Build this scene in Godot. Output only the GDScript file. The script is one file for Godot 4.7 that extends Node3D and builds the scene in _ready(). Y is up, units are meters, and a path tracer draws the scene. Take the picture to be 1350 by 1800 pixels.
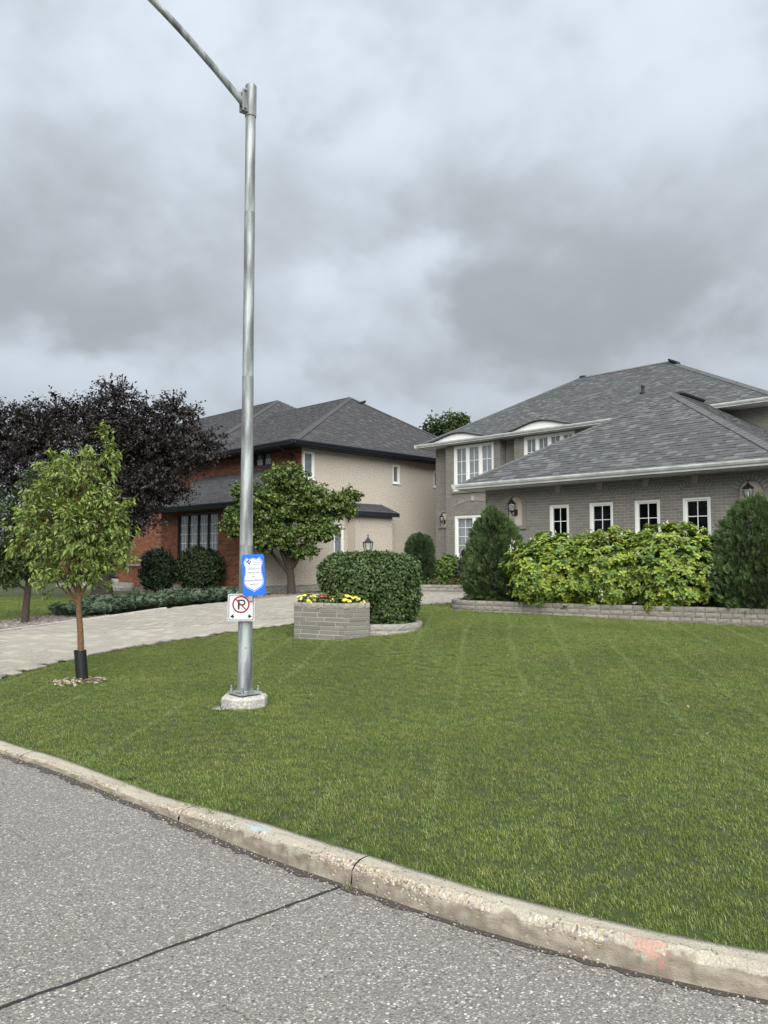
extends Node3D
# A quiet residential street under an overcast sky: concrete road and kerb, lawn, street lamp pole with two signs,
# paver driveway, a red-brick and stucco house, a grey-brick house with hip roofs, beds and trees.
# World: camera at x=0 z=0, looking along -z; d below means distance -z. The houses stand at 45 degrees to the view:
# a runs along E1 (back into the lot), b along E2 (along the fronts).

const E1 := Vector3(0.70710678, 0, -0.70710678)
const E2 := Vector3(-0.70710678, 0, -0.70710678)
const CAM_H := 1.7
const PITCH := 0.05772

var rng := RandomNumberGenerator.new()
var M := {}
var T := {}
var used := {}

# ------------------------------------------------------------------ mesh builder
class MB:
	var v := PackedVector3Array()
	var c := PackedColorArray()
	var t := PackedVector2Array()
	var ix := PackedInt32Array()
	func tri(a: Vector3, b: Vector3, d: Vector3, col := Color.WHITE) -> void:
		var n := v.size()
		v.append(a); v.append(b); v.append(d)
		c.append(col); c.append(col); c.append(col)
		ix.append(n); ix.append(n + 1); ix.append(n + 2)
	func quad(a: Vector3, b: Vector3, d: Vector3, e: Vector3, col := Color.WHITE) -> void:
		var n := v.size()
		v.append(a); v.append(b); v.append(d); v.append(e)
		c.append(col); c.append(col); c.append(col); c.append(col)
		ix.append(n); ix.append(n + 1); ix.append(n + 2)
		ix.append(n); ix.append(n + 2); ix.append(n + 3)
	func quad_uv(p: Array, uv: Array) -> void:
		var n := v.size()
		for i in 4:
			v.append(p[i]); t.append(uv[i]); c.append(Color.WHITE)
		ix.append(n); ix.append(n + 1); ix.append(n + 2)
		ix.append(n); ix.append(n + 2); ix.append(n + 3)
	func box(o: Vector3, x: Vector3, y: Vector3, z: Vector3, col := Color.WHITE) -> void:
		# o centre; x y z half edges
		quad(o - x - y + z, o - x + y + z, o + x + y + z, o + x - y + z, col)
		quad(o + x - y - z, o + x + y - z, o - x + y - z, o - x - y - z, col)
		quad(o + x - y + z, o + x + y + z, o + x + y - z, o + x - y - z, col)
		quad(o - x - y - z, o - x + y - z, o - x + y + z, o - x - y + z, col)
		quad(o - x + y + z, o - x + y - z, o + x + y - z, o + x + y + z, col)
		quad(o - x - y - z, o - x - y + z, o + x - y + z, o + x - y - z, col)
	func abox(lo: Vector3, hi: Vector3, col := Color.WHITE) -> void:
		var h := (hi - lo) / 2.0
		box((lo + hi) / 2.0, Vector3(h.x, 0, 0), Vector3(0, h.y, 0), Vector3(0, 0, h.z), col)
	func bevel(o: Vector3, x: Vector3, y: Vector3, z: Vector3, r3: Vector3, col := Color.WHITE) -> void:
		var lx := x.length(); var ly := y.length(); var lz := z.length()
		var X := x * ((lx - r3.x) / lx); var Y := y * ((ly - r3.y) / ly); var Z := z * ((lz - r3.z) / lz)
		for s in [-1.0, 1.0]:
			quad(o + x * s - Y + Z, o + x * s + Y + Z, o + x * s + Y - Z, o + x * s - Y - Z, col)
			quad(o + y * s - X + Z, o + y * s - X - Z, o + y * s + X - Z, o + y * s + X + Z, col)
			quad(o + z * s - X - Y, o + z * s - X + Y, o + z * s + X + Y, o + z * s + X - Y, col)
			for q in [-1.0, 1.0]:
				quad(o + x * s + Y * q - Z, o + X * s + y * q - Z, o + X * s + y * q + Z, o + x * s + Y * q + Z, col)
				quad(o + x * s + Z * q - Y, o + X * s + z * q - Y, o + X * s + z * q + Y, o + x * s + Z * q + Y, col)
				quad(o + y * s + Z * q - X, o + Y * s + z * q - X, o + Y * s + z * q + X, o + y * s + Z * q + X, col)
				for w in [-1.0, 1.0]:
					tri(o + x * s + Y * q + Z * w, o + X * s + y * q + Z * w, o + X * s + Y * q + z * w, col)
	func ring(pts: Array, col := Color.WHITE) -> int:
		var n := v.size()
		for p in pts:
			v.append(p); c.append(col)
		return n
	func bridge(n0: int, n1: int, k: int, closed := true) -> void:
		for i in (k if closed else k - 1):
			var j := (i + 1) % k
			ix.append(n0 + i); ix.append(n1 + i); ix.append(n1 + j)
			ix.append(n0 + i); ix.append(n1 + j); ix.append(n0 + j)
	func tube(pts: Array, rad: Array, k := 8, col := Color.WHITE, caps := false) -> void:
		var last := -1
		var up := Vector3(0.13, 0.21, 0.97)
		for i in pts.size():
			var d: Vector3 = (pts[mini(i + 1, pts.size() - 1)] - pts[maxi(i - 1, 0)]).normalized()
			var side := d.cross(up)
			if side.length() < 0.1:
				side = d.cross(Vector3(1, 0.1, 0))
			side = side.normalized()
			up = side.cross(d).normalized()
			var ps := []
			for j in k:
				var an := TAU * j / k
				ps.append(pts[i] + (side * cos(an) + up * sin(an)) * rad[i])
			var n := ring(ps, col)
			if last >= 0:
				bridge(last, n, k)
			if caps and (i == 0 or i == pts.size() - 1):
				var m := ring(ps, col)
				var ce := v.size()
				v.append(pts[i]); c.append(col)
				for j in k:
					ix.append(ce); ix.append(m + j); ix.append(m + (j + 1) % k)
			last = n
	func lathe(o: Vector3, prof: Array, k := 16, col := Color.WHITE) -> void:
		var last := -1
		for p in prof:
			var ps := []
			for j in k:
				var an := TAU * j / k
				ps.append(o + Vector3(cos(an) * p[0], p[1], sin(an) * p[0]))
			var n := ring(ps, col)
			if last >= 0:
				bridge(last, n, k)
			last = n
	func prism(poly: Array, o: Vector3, x: Vector3, y: Vector3, z: Vector3, col := Color.WHITE) -> void:
		# poly in (x, y); extruded by z
		var p2 := PackedVector2Array(poly)
		var tr := Geometry2D.triangulate_polygon(p2)
		for s in [0.0, 1.0]:
			for i in range(0, tr.size(), 3):
				var q := []
				for j in 3:
					var w := p2[tr[i + j]]
					q.append(o + x * w.x + y * w.y + z * s)
				tri(q[0], q[1], q[2], col)
		for i in p2.size():
			var a := p2[i]; var b := p2[(i + 1) % p2.size()]
			var A := o + x * a.x + y * a.y; var B := o + x * b.x + y * b.y
			quad(A, B, B + z, A + z, col)
	func mesh(smooth := false) -> ArrayMesh:
		var arr := []
		arr.resize(Mesh.ARRAY_MAX)
		arr[Mesh.ARRAY_VERTEX] = v
		if c.size() == v.size():
			arr[Mesh.ARRAY_COLOR] = c
		if t.size() == v.size():
			arr[Mesh.ARRAY_TEX_UV] = t
		arr[Mesh.ARRAY_INDEX] = ix
		if smooth:
			var nn := PackedVector3Array()
			nn.resize(v.size())
			for i in range(0, ix.size(), 3):
				var n := (v[ix[i + 2]] - v[ix[i]]).cross(v[ix[i + 1]] - v[ix[i]])
				nn[ix[i]] += n; nn[ix[i + 1]] += n; nn[ix[i + 2]] += n
			for i in nn.size():
				nn[i] = nn[i].normalized() if nn[i].length() > 1e-12 else Vector3.UP
			arr[Mesh.ARRAY_NORMAL] = nn
		var m := ArrayMesh.new()
		m.add_surface_from_arrays(Mesh.PRIMITIVE_TRIANGLES, arr)
		return m

# ------------------------------------------------------------------ scene helpers
func numbered(called: String) -> String:
	used[called] = used.get(called, -1) + 1
	return called if used[called] == 0 else "%s_%03d" % [called, used[called]]

func thing(called: String, label: String, category: String, at: Vector3, turn := 0.0, group := "") -> Node3D:
	var o := Node3D.new()
	o.name = numbered(called)
	add_child(o)
	o.position = at
	o.rotation.y = turn
	o.set_meta("label", label)
	o.set_meta("category", category)
	if group:
		o.set_meta("group", group)
	return o

func part(called: String, mesh: Mesh, m: Material, parent: Node3D, xf := Transform3D()) -> MeshInstance3D:
	var o := MeshInstance3D.new()
	o.name = called
	o.mesh = mesh
	o.material_override = m
	o.transform = xf
	parent.add_child(o, true)
	return o

func structure(called: String, mesh: Mesh, m: Material) -> MeshInstance3D:
	var o := part(called, mesh, m, self)
	o.set_meta("kind", "structure")
	return o

func multi(called: String, mesh: Mesh, m: Material, xs: Array, cs: PackedColorArray, parent: Node3D) -> MultiMeshInstance3D:
	var mm := MultiMesh.new()
	mm.transform_format = MultiMesh.TRANSFORM_3D
	mm.use_colors = true
	mm.mesh = mesh
	mm.instance_count = xs.size()
	for i in xs.size():
		mm.set_instance_transform(i, xs[i])
		mm.set_instance_color(i, cs[i])
	var o := MultiMeshInstance3D.new()
	o.name = called
	o.multimesh = mm
	o.material_override = m
	parent.add_child(o, true)
	return o

func foliage(called: String, mesh: ArrayMesh, m: Material, xs: Array, cs: PackedColorArray, parent: Node3D) -> MeshInstance3D:
	# all leaves of one plant joined into one mesh
	var src := mesh.surface_get_arrays(0)
	var sv: PackedVector3Array = src[Mesh.ARRAY_VERTEX]
	var sc: PackedColorArray = src[Mesh.ARRAY_COLOR]
	var si: PackedInt32Array = src[Mesh.ARRAY_INDEX]
	var k := sv.size()
	var v := PackedVector3Array()
	var c := PackedColorArray()
	var ix := PackedInt32Array()
	c.resize(k * xs.size())
	ix.resize(si.size() * xs.size())
	var at := 0
	var ai := 0
	for i in xs.size():
		var t: Transform3D = xs[i]
		v.append_array(t * sv)
		var col := cs[i]
		for q in si:
			ix[ai] = at + q
			ai += 1
		for j in k:
			c[at] = sc[j] * col
			at += 1
	var arr := []
	arr.resize(Mesh.ARRAY_MAX)
	arr[Mesh.ARRAY_VERTEX] = v
	arr[Mesh.ARRAY_COLOR] = c
	arr[Mesh.ARRAY_INDEX] = ix
	var am := ArrayMesh.new()
	am.add_surface_from_arrays(Mesh.PRIMITIVE_TRIANGLES, arr)
	return part(called, am, m, parent)

func rf(a: float, b: float) -> float:
	return rng.randf_range(a, b)

func rdir() -> Vector3:
	while true:
		var p := Vector3(rf(-1, 1), rf(-1, 1), rf(-1, 1))
		if p.length() < 1.0 and p.length() > 0.05:
			return p.normalized()
	return Vector3.UP

func AB(a: float, b: float, y: float) -> Vector3:
	return E1 * a + E2 * b + Vector3(0, y, 0)

func pixel(p: Vector3) -> Vector3:
	# where a point falls in the 1350 x 1800 frame, and its distance (used only to choose which pieces are built one by one)
	var q := (p - Vector3(0, CAM_H, 0)).rotated(Vector3.RIGHT, -PITCH)
	if q.z > -0.1:
		return Vector3(-1e4, -1e4, 1e6)
	return Vector3(675 - 1350 * q.x / q.z, 900 + 1350 * q.y / q.z, -q.z)

func lin(r: float, g: float, b: float) -> Color:
	return Color(r, g, b)

# ------------------------------------------------------------------ textures and materials
func noise_tex(sd: int, freq: float, lo: int, hi: int, size := 256, oct := 4, kind := FastNoiseLite.TYPE_SIMPLEX_SMOOTH) -> ImageTexture:
	var n := FastNoiseLite.new()
	n.seed = sd
	n.noise_type = kind
	n.frequency = freq
	n.fractal_octaves = oct
	var im := n.get_seamless_image(size, size)
	im.convert(Image.FORMAT_L8)
	var d := im.get_data()
	for i in d.size():
		d[i] = lo + d[i] * (hi - lo) / 255
	return ImageTexture.create_from_image(Image.create_from_data(size, size, false, Image.FORMAT_L8, d))

func mat(col: Color, rough: float, tex: Texture2D = null, scale := 1.0, bump: Texture2D = null, cm := 0.3) -> StandardMaterial3D:
	var m := StandardMaterial3D.new()
	m.albedo_color = col.linear_to_srgb()
	m.roughness = rough
	m.vertex_color_use_as_albedo = true
	if tex or bump:
		m.uv1_triplanar = true
		m.uv1_world_triplanar = true
		m.uv1_scale = Vector3.ONE * scale
	if tex:
		m.albedo_texture = tex
	if bump:
		m.heightmap_enabled = true
		m.heightmap_texture = bump
		m.heightmap_scale = cm
	return m

func leaf_mat(rough := 0.55, back := 0.35) -> StandardMaterial3D:
	var m := StandardMaterial3D.new()
	m.albedo_color = Color.WHITE
	m.roughness = rough
	m.vertex_color_use_as_albedo = true
	m.cull_mode = BaseMaterial3D.CULL_DISABLED
	if back > 0:
		m.backlight_enabled = true
		m.backlight = Color(back, back, back * 0.6).linear_to_srgb()
	return m

func pebble_tex(sd: int, size: int, count: int, rmin: float, rmax: float, base: Color, cols: Array) -> Array:
	# exposed aggregate: stones of several tones stamped in cement; returns colour and height
	var r := RandomNumberGenerator.new()
	r.seed = sd
	var d := PackedByteArray(); d.resize(size * size * 3)
	var h := PackedByteArray(); h.resize(size * size)
	var n := FastNoiseLite.new(); n.seed = sd; n.frequency = 0.08; n.fractal_octaves = 3
	var g := n.get_seamless_image(size, size); g.convert(Image.FORMAT_L8)
	var gd := g.get_data()
	for i in size * size:
		var k := 0.78 + 0.4 * gd[i] / 255.0
		d[i * 3] = mini(255, int(base.r * 255 * k)); d[i * 3 + 1] = mini(255, int(base.g * 255 * k)); d[i * 3 + 2] = mini(255, int(base.b * 255 * k))
		h[i] = 40
	for q in count:
		var cx := r.randi_range(0, size - 1); var cy := r.randi_range(0, size - 1)
		var ra := r.randf_range(rmin, rmax); var rb := ra * r.randf_range(0.55, 0.95); var an := r.randf_range(0, PI)
		var ca := cos(an); var sa := sin(an)
		var col: Color = cols[r.randi_range(0, cols.size() - 1)]
		var k := r.randf_range(0.8, 1.12)
		var R := int(ceil(ra))
		for y in range(-R, R + 1):
			for x in range(-R, R + 1):
				var u := (x * ca + y * sa) / ra; var w := (-x * sa + y * ca) / rb
				var e := u * u + w * w
				if e < 1.0:
					var i := posmod(cy + y, size) * size + posmod(cx + x, size)
					d[i * 3] = mini(255, int(col.r * 255 * k)); d[i * 3 + 1] = mini(255, int(col.g * 255 * k)); d[i * 3 + 2] = mini(255, int(col.b * 255 * k))
					h[i] = int(90 + 150 * sqrt(1.0 - e))
	return [ImageTexture.create_from_image(Image.create_from_data(size, size, false, Image.FORMAT_RGB8, d)), ImageTexture.create_from_image(Image.create_from_data(size, size, false, Image.FORMAT_L8, h))]

func make_materials() -> void:
	T.fine = noise_tex(1, 0.06, 190, 255)
	T.grain = noise_tex(2, 0.25, 150, 255)
	T.blotch = noise_tex(3, 0.012, 175, 255, 512, 5)
	T.bump = noise_tex(4, 0.12, 0, 255)
	T.stucco = noise_tex(5, 0.10, 0, 255, 512, 3)
	T.bark = noise_tex(6, 0.05, 110, 255, 256, 5)
	T.spot = noise_tex(7, 0.05, 120, 255, 512, 3, FastNoiseLite.TYPE_CELLULAR)
	M.grey_brick = mat(Color.WHITE, 0.9, T.grain, 1.6, T.bump, 0.25)
	M.mortar = mat(lin(0.44, 0.43, 0.39), 0.95, T.fine, 2.0)
	M.red_brick = mat(Color.WHITE, 0.9, T.grain, 1.6, T.bump, 0.25)
	M.red_mortar = mat(lin(0.2, 0.16, 0.13), 0.95, T.fine, 2.0)
	M.shingle = mat(Color.WHITE, 0.95, T.grain, 3.0, T.bump, 0.2)
	M.underlay = mat(lin(0.05, 0.05, 0.055), 0.95)
	M.stucco = mat(lin(0.70, 0.635, 0.54), 0.95, noise_tex(8, 0.12, 165, 255, 512, 4), 0.31, T.stucco, 3.0)
	M.niche = mat(lin(0.70, 0.635, 0.54), 0.95, noise_tex(8, 0.11, 180, 255, 512, 3), 1.3, T.stucco, 1.2)
	M.concrete = mat(lin(0.36, 0.35, 0.32), 0.92, T.blotch, 0.9, T.bump, 0.2)
	M.footing = mat(lin(0.62, 0.60, 0.55), 0.9, noise_tex(12, 0.03, 150, 255, 512, 5), 1.6, T.bump, 0.3)
	M.white = mat(lin(0.72, 0.73, 0.71), 0.5)
	M.gutter = mat(lin(0.66, 0.68, 0.66), 0.45, T.blotch, 0.5)
	M.navy = mat(lin(0.012, 0.016, 0.026), 0.5, T.fine, 0.7)
	M.black = mat(lin(0.012, 0.012, 0.013), 0.4)
	M.vent = mat(lin(0.008, 0.008, 0.009), 0.7)
	M.stone = mat(Color.WHITE, 0.95, T.grain, 1.2, T.stucco, 1.0)
	M.keystone = mat(lin(0.55, 0.51, 0.42), 0.95, T.grain, 1.3, T.bump, 0.4)
	M.paver = mat(Color.WHITE, 0.95, T.grain, 1.4, T.bump, 0.3)
	M.joint_sand = mat(lin(0.085, 0.078, 0.06), 1.0, T.fine, 2.0)
	M.soil = mat(lin(0.035, 0.027, 0.02), 1.0, T.grain, 1.2, T.bump, 2.0)
	M.turf = mat(lin(0.052, 0.075, 0.018), 1.0, T.grain, 1.0)
	M.rock = mat(Color.WHITE, 0.9, T.grain, 2.0)
	M.bark_tan = mat(lin(0.27, 0.155, 0.07), 0.85, T.bark, 3.0, T.bump, 0.4)
	M.bark_grey = mat(lin(0.11, 0.088, 0.07), 0.95, T.bark, 2.0, T.bump, 1.2)
	M.bark_dark = mat(lin(0.055, 0.045, 0.04), 0.95, T.bark, 2.0, T.bump, 1.2)
	M.leaf = leaf_mat(0.5, 0.42)
	M.leaf_waxy = leaf_mat(0.6, 0.15)
	M.needle = leaf_mat(0.8, 0.12)
	M.grass = leaf_mat(0.75, 0.3)
	M.petal = leaf_mat(0.7, 0.4)
	M.tar = mat(lin(0.022, 0.022, 0.024), 0.6, T.grain, 2.0)
	M.dirt = mat(lin(0.085, 0.075, 0.06), 1.0, T.grain, 1.5, T.bump, 1.0)
	M.plastic = mat(lin(0.012, 0.012, 0.014), 0.4)
	var z := mat(lin(0.40, 0.425, 0.43), 0.6, galv_tex(), 1.0)
	z.metallic = 0.3
	z.uv1_scale = Vector3(2.2, 0.55, 2.2)
	M.zinc = z
	var z2 := mat(lin(0.42, 0.43, 0.43), 0.5, T.fine, 3.0)
	z2.metallic = 0.8
	M.bolt = z2
	var g := StandardMaterial3D.new()
	g.albedo_color = lin(0.003, 0.0035, 0.004).linear_to_srgb()
	g.roughness = 0.04
	g.metallic_specular = 0.3
	M.dark_glass = g
	var p := StandardMaterial3D.new()
	p.albedo_color = Color(0.75, 0.8, 0.82, 0.12)
	p.transparency = BaseMaterial3D.TRANSPARENCY_ALPHA
	p.roughness = 0.03
	p.metallic_specular = 0.9
	M.glass = p
	M.blind = mat(lin(0.30, 0.32, 0.34), 0.9, T.fine, 1.0)
	M.curtain_dark = mat(lin(0.10, 0.11, 0.115), 0.9, T.fine, 1.0)
	M.sign_white = mat(lin(0.60, 0.62, 0.62), 0.35)
	M.sign_blue = mat(lin(0.004, 0.11, 0.55), 0.35)
	M.sign_black = mat(lin(0.012, 0.014, 0.02), 0.4)
	M.sign_red = mat(lin(0.26, 0.008, 0.022), 0.4)
	M.sign_navy = mat(lin(0.012, 0.035, 0.20), 0.4)
	var road := pebble_tex(21, 1024, 24000, 1.8, 4.6, Color(0.47, 0.455, 0.43), [Color(0.57, 0.555, 0.52), Color(0.53, 0.515, 0.485), Color(0.74, 0.725, 0.69), Color(0.51, 0.48, 0.43), Color(0.44, 0.43, 0.42), Color(0.56, 0.53, 0.47), Color(0.37, 0.36, 0.35), Color(0.54, 0.525, 0.49), Color(0.66, 0.645, 0.61), Color(0.62, 0.605, 0.565)])
	var rm := StandardMaterial3D.new()
	rm.albedo_texture = road[0]
	rm.albedo_color = Color(0.94, 0.955, 0.97)
	rm.roughness = 0.92
	rm.vertex_color_use_as_albedo = true
	rm.uv1_triplanar = true
	rm.uv1_world_triplanar = true
	rm.uv1_scale = Vector3.ONE * 0.62
	rm.heightmap_enabled = true
	rm.heightmap_texture = road[1]
	rm.heightmap_scale = 0.35
	M.road = rm

func galv_tex() -> ImageTexture:
	# hot-dip galvanising: vertical runs and dull spangle
	var im := Image.create(256, 512, false, Image.FORMAT_RGB8)
	var n := FastNoiseLite.new(); n.seed = 31; n.frequency = 0.02; n.fractal_octaves = 4
	var s := FastNoiseLite.new(); s.seed = 32; s.noise_type = FastNoiseLite.TYPE_CELLULAR; s.frequency = 0.09
	for y in 512:
		for x in 256:
			var ax := TAU * x / 256.0
			var a := n.get_noise_3d(cos(ax) * 40, sin(ax) * 40, y * 0.22)
			var b := s.get_noise_3d(cos(ax) * 60, sin(ax) * 60, y * 0.7)
			var k := clampf(0.82 + 0.62 * a + 0.12 * b, 0.5, 1.0)
			im.set_pixel(x, y, Color(k * 0.98, k, k))
	return ImageTexture.create_from_image(im)

# ------------------------------------------------------------------ terrain
const CONTROL := [[-1.46, 8.16, .15], [1.54, 15.6, .66], [6.6, 13.2, .5], [4.0, 14.4, .56], [-.7, 11.8, .415], [-3.9, 9.9, .13], [-5.0, 10.0, .1], [-8.0, 15.0, .2], [-9.0, 23.0, .3], [-3.5, 26.0, .42], [-3.0, 28.0, .4], [1.0, 21.0, .68], [2.5, 24.0, .7], [0.0, 32.0, .6], [10.0, 8.0, .4], [12.0, 14.0, .6], [2.0, 5.0, .14], [5.0, 5.0, .2], [-3.0, 7.5, .07], [0.0, 6.0, .12], [8.0, 3.0, .14], [-12.0, 14.0, .1], [-14.0, 30.0, .3], [12.0, 26.0, .7], [-2.0, 18.0, .5], [4.0, 10.0, .35]]
const CURB := [[-60.0, 34.0], [-30.0, 22.0], [-14.0, 14.2], [-8.0, 10.4], [-5.0, 8.15], [-3.31, 6.73], [-2.78, 6.33], [-2.23, 5.85], [-1.71, 5.38], [-1.23, 4.95], [-0.91, 4.65], [-0.54, 4.34], [-0.19, 4.07], [0.12, 3.83], [0.45, 3.59], [0.79, 3.38], [1.12, 3.2], [1.48, 3.04], [2.2, 2.78], [3.2, 2.5], [5.0, 2.2], [8.0, 2.0], [14.0, 2.2], [30.0, 3.5], [60.0, 6.0]]
var hgrid := PackedFloat32Array()

func terr_raw(x: float, d: float) -> float:
	var s := 4e-9 * 0.4
	var w := 4e-9
	for k in CONTROL:
		var e: float = exp(-((k[0] - x) * (k[0] - x) + (k[1] - d) * (k[1] - d)) / 9.68)
		s += e * k[2]
		w += e
	return s / w

func make_terrain() -> void:
	hgrid.resize(161 * 161)
	for j in 161:
		for i in 161:
			hgrid[j * 161 + i] = terr_raw(-20.0 + i * 0.25, j * 0.25)

func curb_d(x: float) -> float:
	for i in CURB.size() - 1:
		if x <= CURB[i + 1][0]:
			var p0: Array = CURB[maxi(i - 1, 0)]; var p1: Array = CURB[i]; var p2: Array = CURB[i + 1]; var p3: Array = CURB[mini(i + 2, CURB.size() - 1)]
			var h: float = p2[0] - p1[0]
			var t: float = clampf((x - p1[0]) / h, 0, 1)
			var m1: float = (p2[1] - p0[1]) / (p2[0] - p0[0]) * h if i > 0 else p2[1] - p1[1]
			var m2: float = (p3[1] - p1[1]) / (p3[0] - p1[0]) * h if i + 2 < CURB.size() else p2[1] - p1[1]
			var t2 := t * t; var t3 := t2 * t
			return (2 * t3 - 3 * t2 + 1) * p1[1] + (t3 - 2 * t2 + t) * m1 + (-2 * t3 + 3 * t2) * p2[1] + (t3 - t2) * m2
	return CURB[-1][1]

func curb_h(x: float) -> float:
	return lerpf(0.045, 0.118, smoothstep(-1.75, -0.7, x))

func curb_dist(x: float, d: float) -> float:
	# distance behind the kerb's road face, roughly square to the kerb
	var s := (curb_d(x + 0.05) - curb_d(x - 0.05)) / 0.1
	return (d - curb_d(x)) / sqrt(1 + s * s)

func terr(x: float, d: float) -> float:
	var fx := clampf((x + 20.0) * 4.0, 0, 159.99); var fy := clampf(d * 4.0, 0, 159.99)
	var i := int(fx); var j := int(fy)
	var u := fx - i; var v := fy - j
	var y := lerpf(lerpf(hgrid[j * 161 + i], hgrid[j * 161 + i + 1], u), lerpf(hgrid[(j + 1) * 161 + i], hgrid[(j + 1) * 161 + i + 1], u), v)
	var k := curb_dist(x, d)
	return lerpf(curb_h(x) - 0.004, y, smoothstep(0.1, 2.2, k))

func on(x: float, d: float, lift := 0.0) -> Vector3:
	return Vector3(x, terr(x, d) + lift, -d)

# ------------------------------------------------------------------ main
func _ready() -> void:
	rng.seed = 7
	# camera
	var cam := Camera3D.new()
	cam.name = "camera"
	cam.position = Vector3(0, CAM_H, 0)
	cam.rotation.x = PITCH
	cam.fov = 67.38
	cam.near = 0.05
	cam.far = 3000
	cam.current = true
	add_child(cam)
	# sky and exposure
	var we := WorldEnvironment.new()
	we.name = "world"
	var env := Environment.new()
	env.background_mode = Environment.BG_SKY
	env.tonemap_mode = Environment.TONE_MAPPER_LINEAR
	env.tonemap_exposure = 4.2
	env.sdfgi_enabled = true
	env.ssao_enabled = true
	env.ssil_enabled = true
	var sky := Sky.new()
	var sm := PanoramaSkyMaterial.new()
	sm.panorama = sky_image()
	sky.sky_material = sm
	env.sky = sky
	we.environment = env
	add_child(we)
	# the sun behind the cloud
	var sun := DirectionalLight3D.new()
	sun.name = "sun"
	sun.light_energy = 0.5
	sun.light_color = Color(1.0, 0.985, 0.96)
	sun.light_angular_distance = 70.0
	sun.shadow_enabled = true
	sun.rotation_degrees = Vector3(-44, 6, 0)
	add_child(sun)
	make_materials()
	make_terrain()
	print("materials")
	make_ground()
	make_kerb()
	make_driveway()
	print("ground")
	make_right_house()
	print("right house")
	make_left_house()
	print("left house")
	make_walls_and_planter()
	make_lamp_pole()
	make_signs()
	make_lanterns()
	print("street things")
	make_trees()
	make_street_trees()
	print("trees")
	make_shrubs()
	print("shrubs")
	make_grass()
	make_small_things()
	print("done")

# ------------------------------------------------------------------ sky
func sky_image() -> ImageTexture:
	# overcast: a bright veil with heaped grey masses under it, heavier here and there
	var W := 2048; var HH := 1024
	var data := PackedFloat32Array()
	data.resize(W * HH * 3)
	var big := FastNoiseLite.new(); big.seed = 23; big.frequency = 1.5; big.fractal_octaves = 3; big.fractal_gain = 0.45
	var puff := FastNoiseLite.new(); puff.seed = 19; puff.frequency = 3.4; puff.fractal_octaves = 6; puff.fractal_gain = 0.52
	var wisp := FastNoiseLite.new(); wisp.seed = 29; wisp.frequency = 9.0; wisp.fractal_octaves = 4; wisp.fractal_gain = 0.55
	# masses of cloud seen in the photograph: azimuth, elevation, half widths, weight (positive is heavier)
	var blobs := [[-17.5, 16.5, 7.5, 3.2, 0.62], [-13.0, 21.5, 8.0, 3.6, 0.40], [15.0, 17.5, 7.5, 4.0, 0.66], [23.0, 20.0, 8.0, 4.0, 0.52], [6.0, 24.0, 8.0, 3.0, 0.36], [-29.0, 21.5, 6.0, 4.5, 0.30], [2.0, 13.5, 6.0, 2.5, 0.15], [20.0, 25.5, 6.0, 2.5, 0.18],
		[-5.8, 19.0, 1.8, 1.4, -0.75], [2.4, 21.4, 2.2, 1.6, -0.70], [-1.5, 20.3, 3.0, 1.2, -0.3], [4.6, 18.4, 1.6, 1.9, -0.5], [-24.5, 13.2, 6.0, 2.2, -0.6], [-20.5, 19.6, 2.5, 1.4, -0.25], [-8.5, 13.6, 4.0, 2.0, -0.45], [11.0, 12.0, 7.0, 1.8, -0.35], [26.0, 14.3, 7.0, 2.4, -0.45], [-9.0, 31.5, 7.0, 3.5, -0.40], [-24.0, 34.0, 9.0, 5.0, -0.3], [17.0, 33.0, 12.0, 4.5, -0.2], [-2.5, 28.2, 2.4, 1.3, -0.4], [22.0, 28.0, 4.0, 2.0, -0.3]]
	var q := PackedFloat32Array()
	for b in blobs:
		q.append_array([b[0], b[1], b[2], b[3], b[4]])
	var nb := blobs.size()
	for j in HH / 2:
		var el := PI / 2 - PI * (j + 0.5) / HH
		var se := sin(el); var ce := cos(el)
		var veil := 0.127 + 0.072 * se
		for i in W:
			var az := wrapf(TAU * (i + 0.5) / W, -PI, PI)
			var px := sin(az) * ce; var pz := -cos(az) * ce; var py := se * 1.35
			var b0 := big.get_noise_3d(px, py, pz)
			var p0 := puff.get_noise_3d(px, py, pz)
			var w0 := wisp.get_noise_3d(px + p0 * 0.06, py, pz)
			var m := 0.0
			var azd := rad_to_deg(az) + p0 * 4.0 + w0 * 1.6; var eld := rad_to_deg(el) + b0 * 1.5 + p0 * 2.6 + w0 * 1.0
			if absf(azd) < 50 and eld < 50:
				for b in nb:
					var o := b * 5
					var dx := (azd - q[o]) / q[o + 2]; var dy := (eld - q[o + 1]) / q[o + 3]
					var e := dx * dx + dy * dy
					if e < 6:
						m += q[o + 4] * exp(-e)
			# how heavy the cloud is along this line of sight
			var h := 0.37 + 0.28 * b0 + 0.70 * p0 + 0.42 * w0 + 0.74 * m
			h = clampf(h, -0.4, 1.25)
			var l := veil * (1.19 - 0.44 * smoothstep(-0.2, 1.1, h) - 0.05 * h + 0.07 * w0)
			var thin := clampf(0.9 - h, 0, 1)
			var at := (j * W + i) * 3
			data[at] = l * lerpf(0.91, 0.90, thin)
			data[at + 1] = l
			data[at + 2] = l * lerpf(1.09, 1.115, thin)
	for at in range(W * HH / 2 * 3, W * HH * 3, 3):
		data[at] = 0.075; data[at + 1] = 0.08; data[at + 2] = 0.07
	var im := Image.create_from_data(W, HH, false, Image.FORMAT_RGBF, data.to_byte_array())
	return ImageTexture.create_from_image(im)

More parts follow.
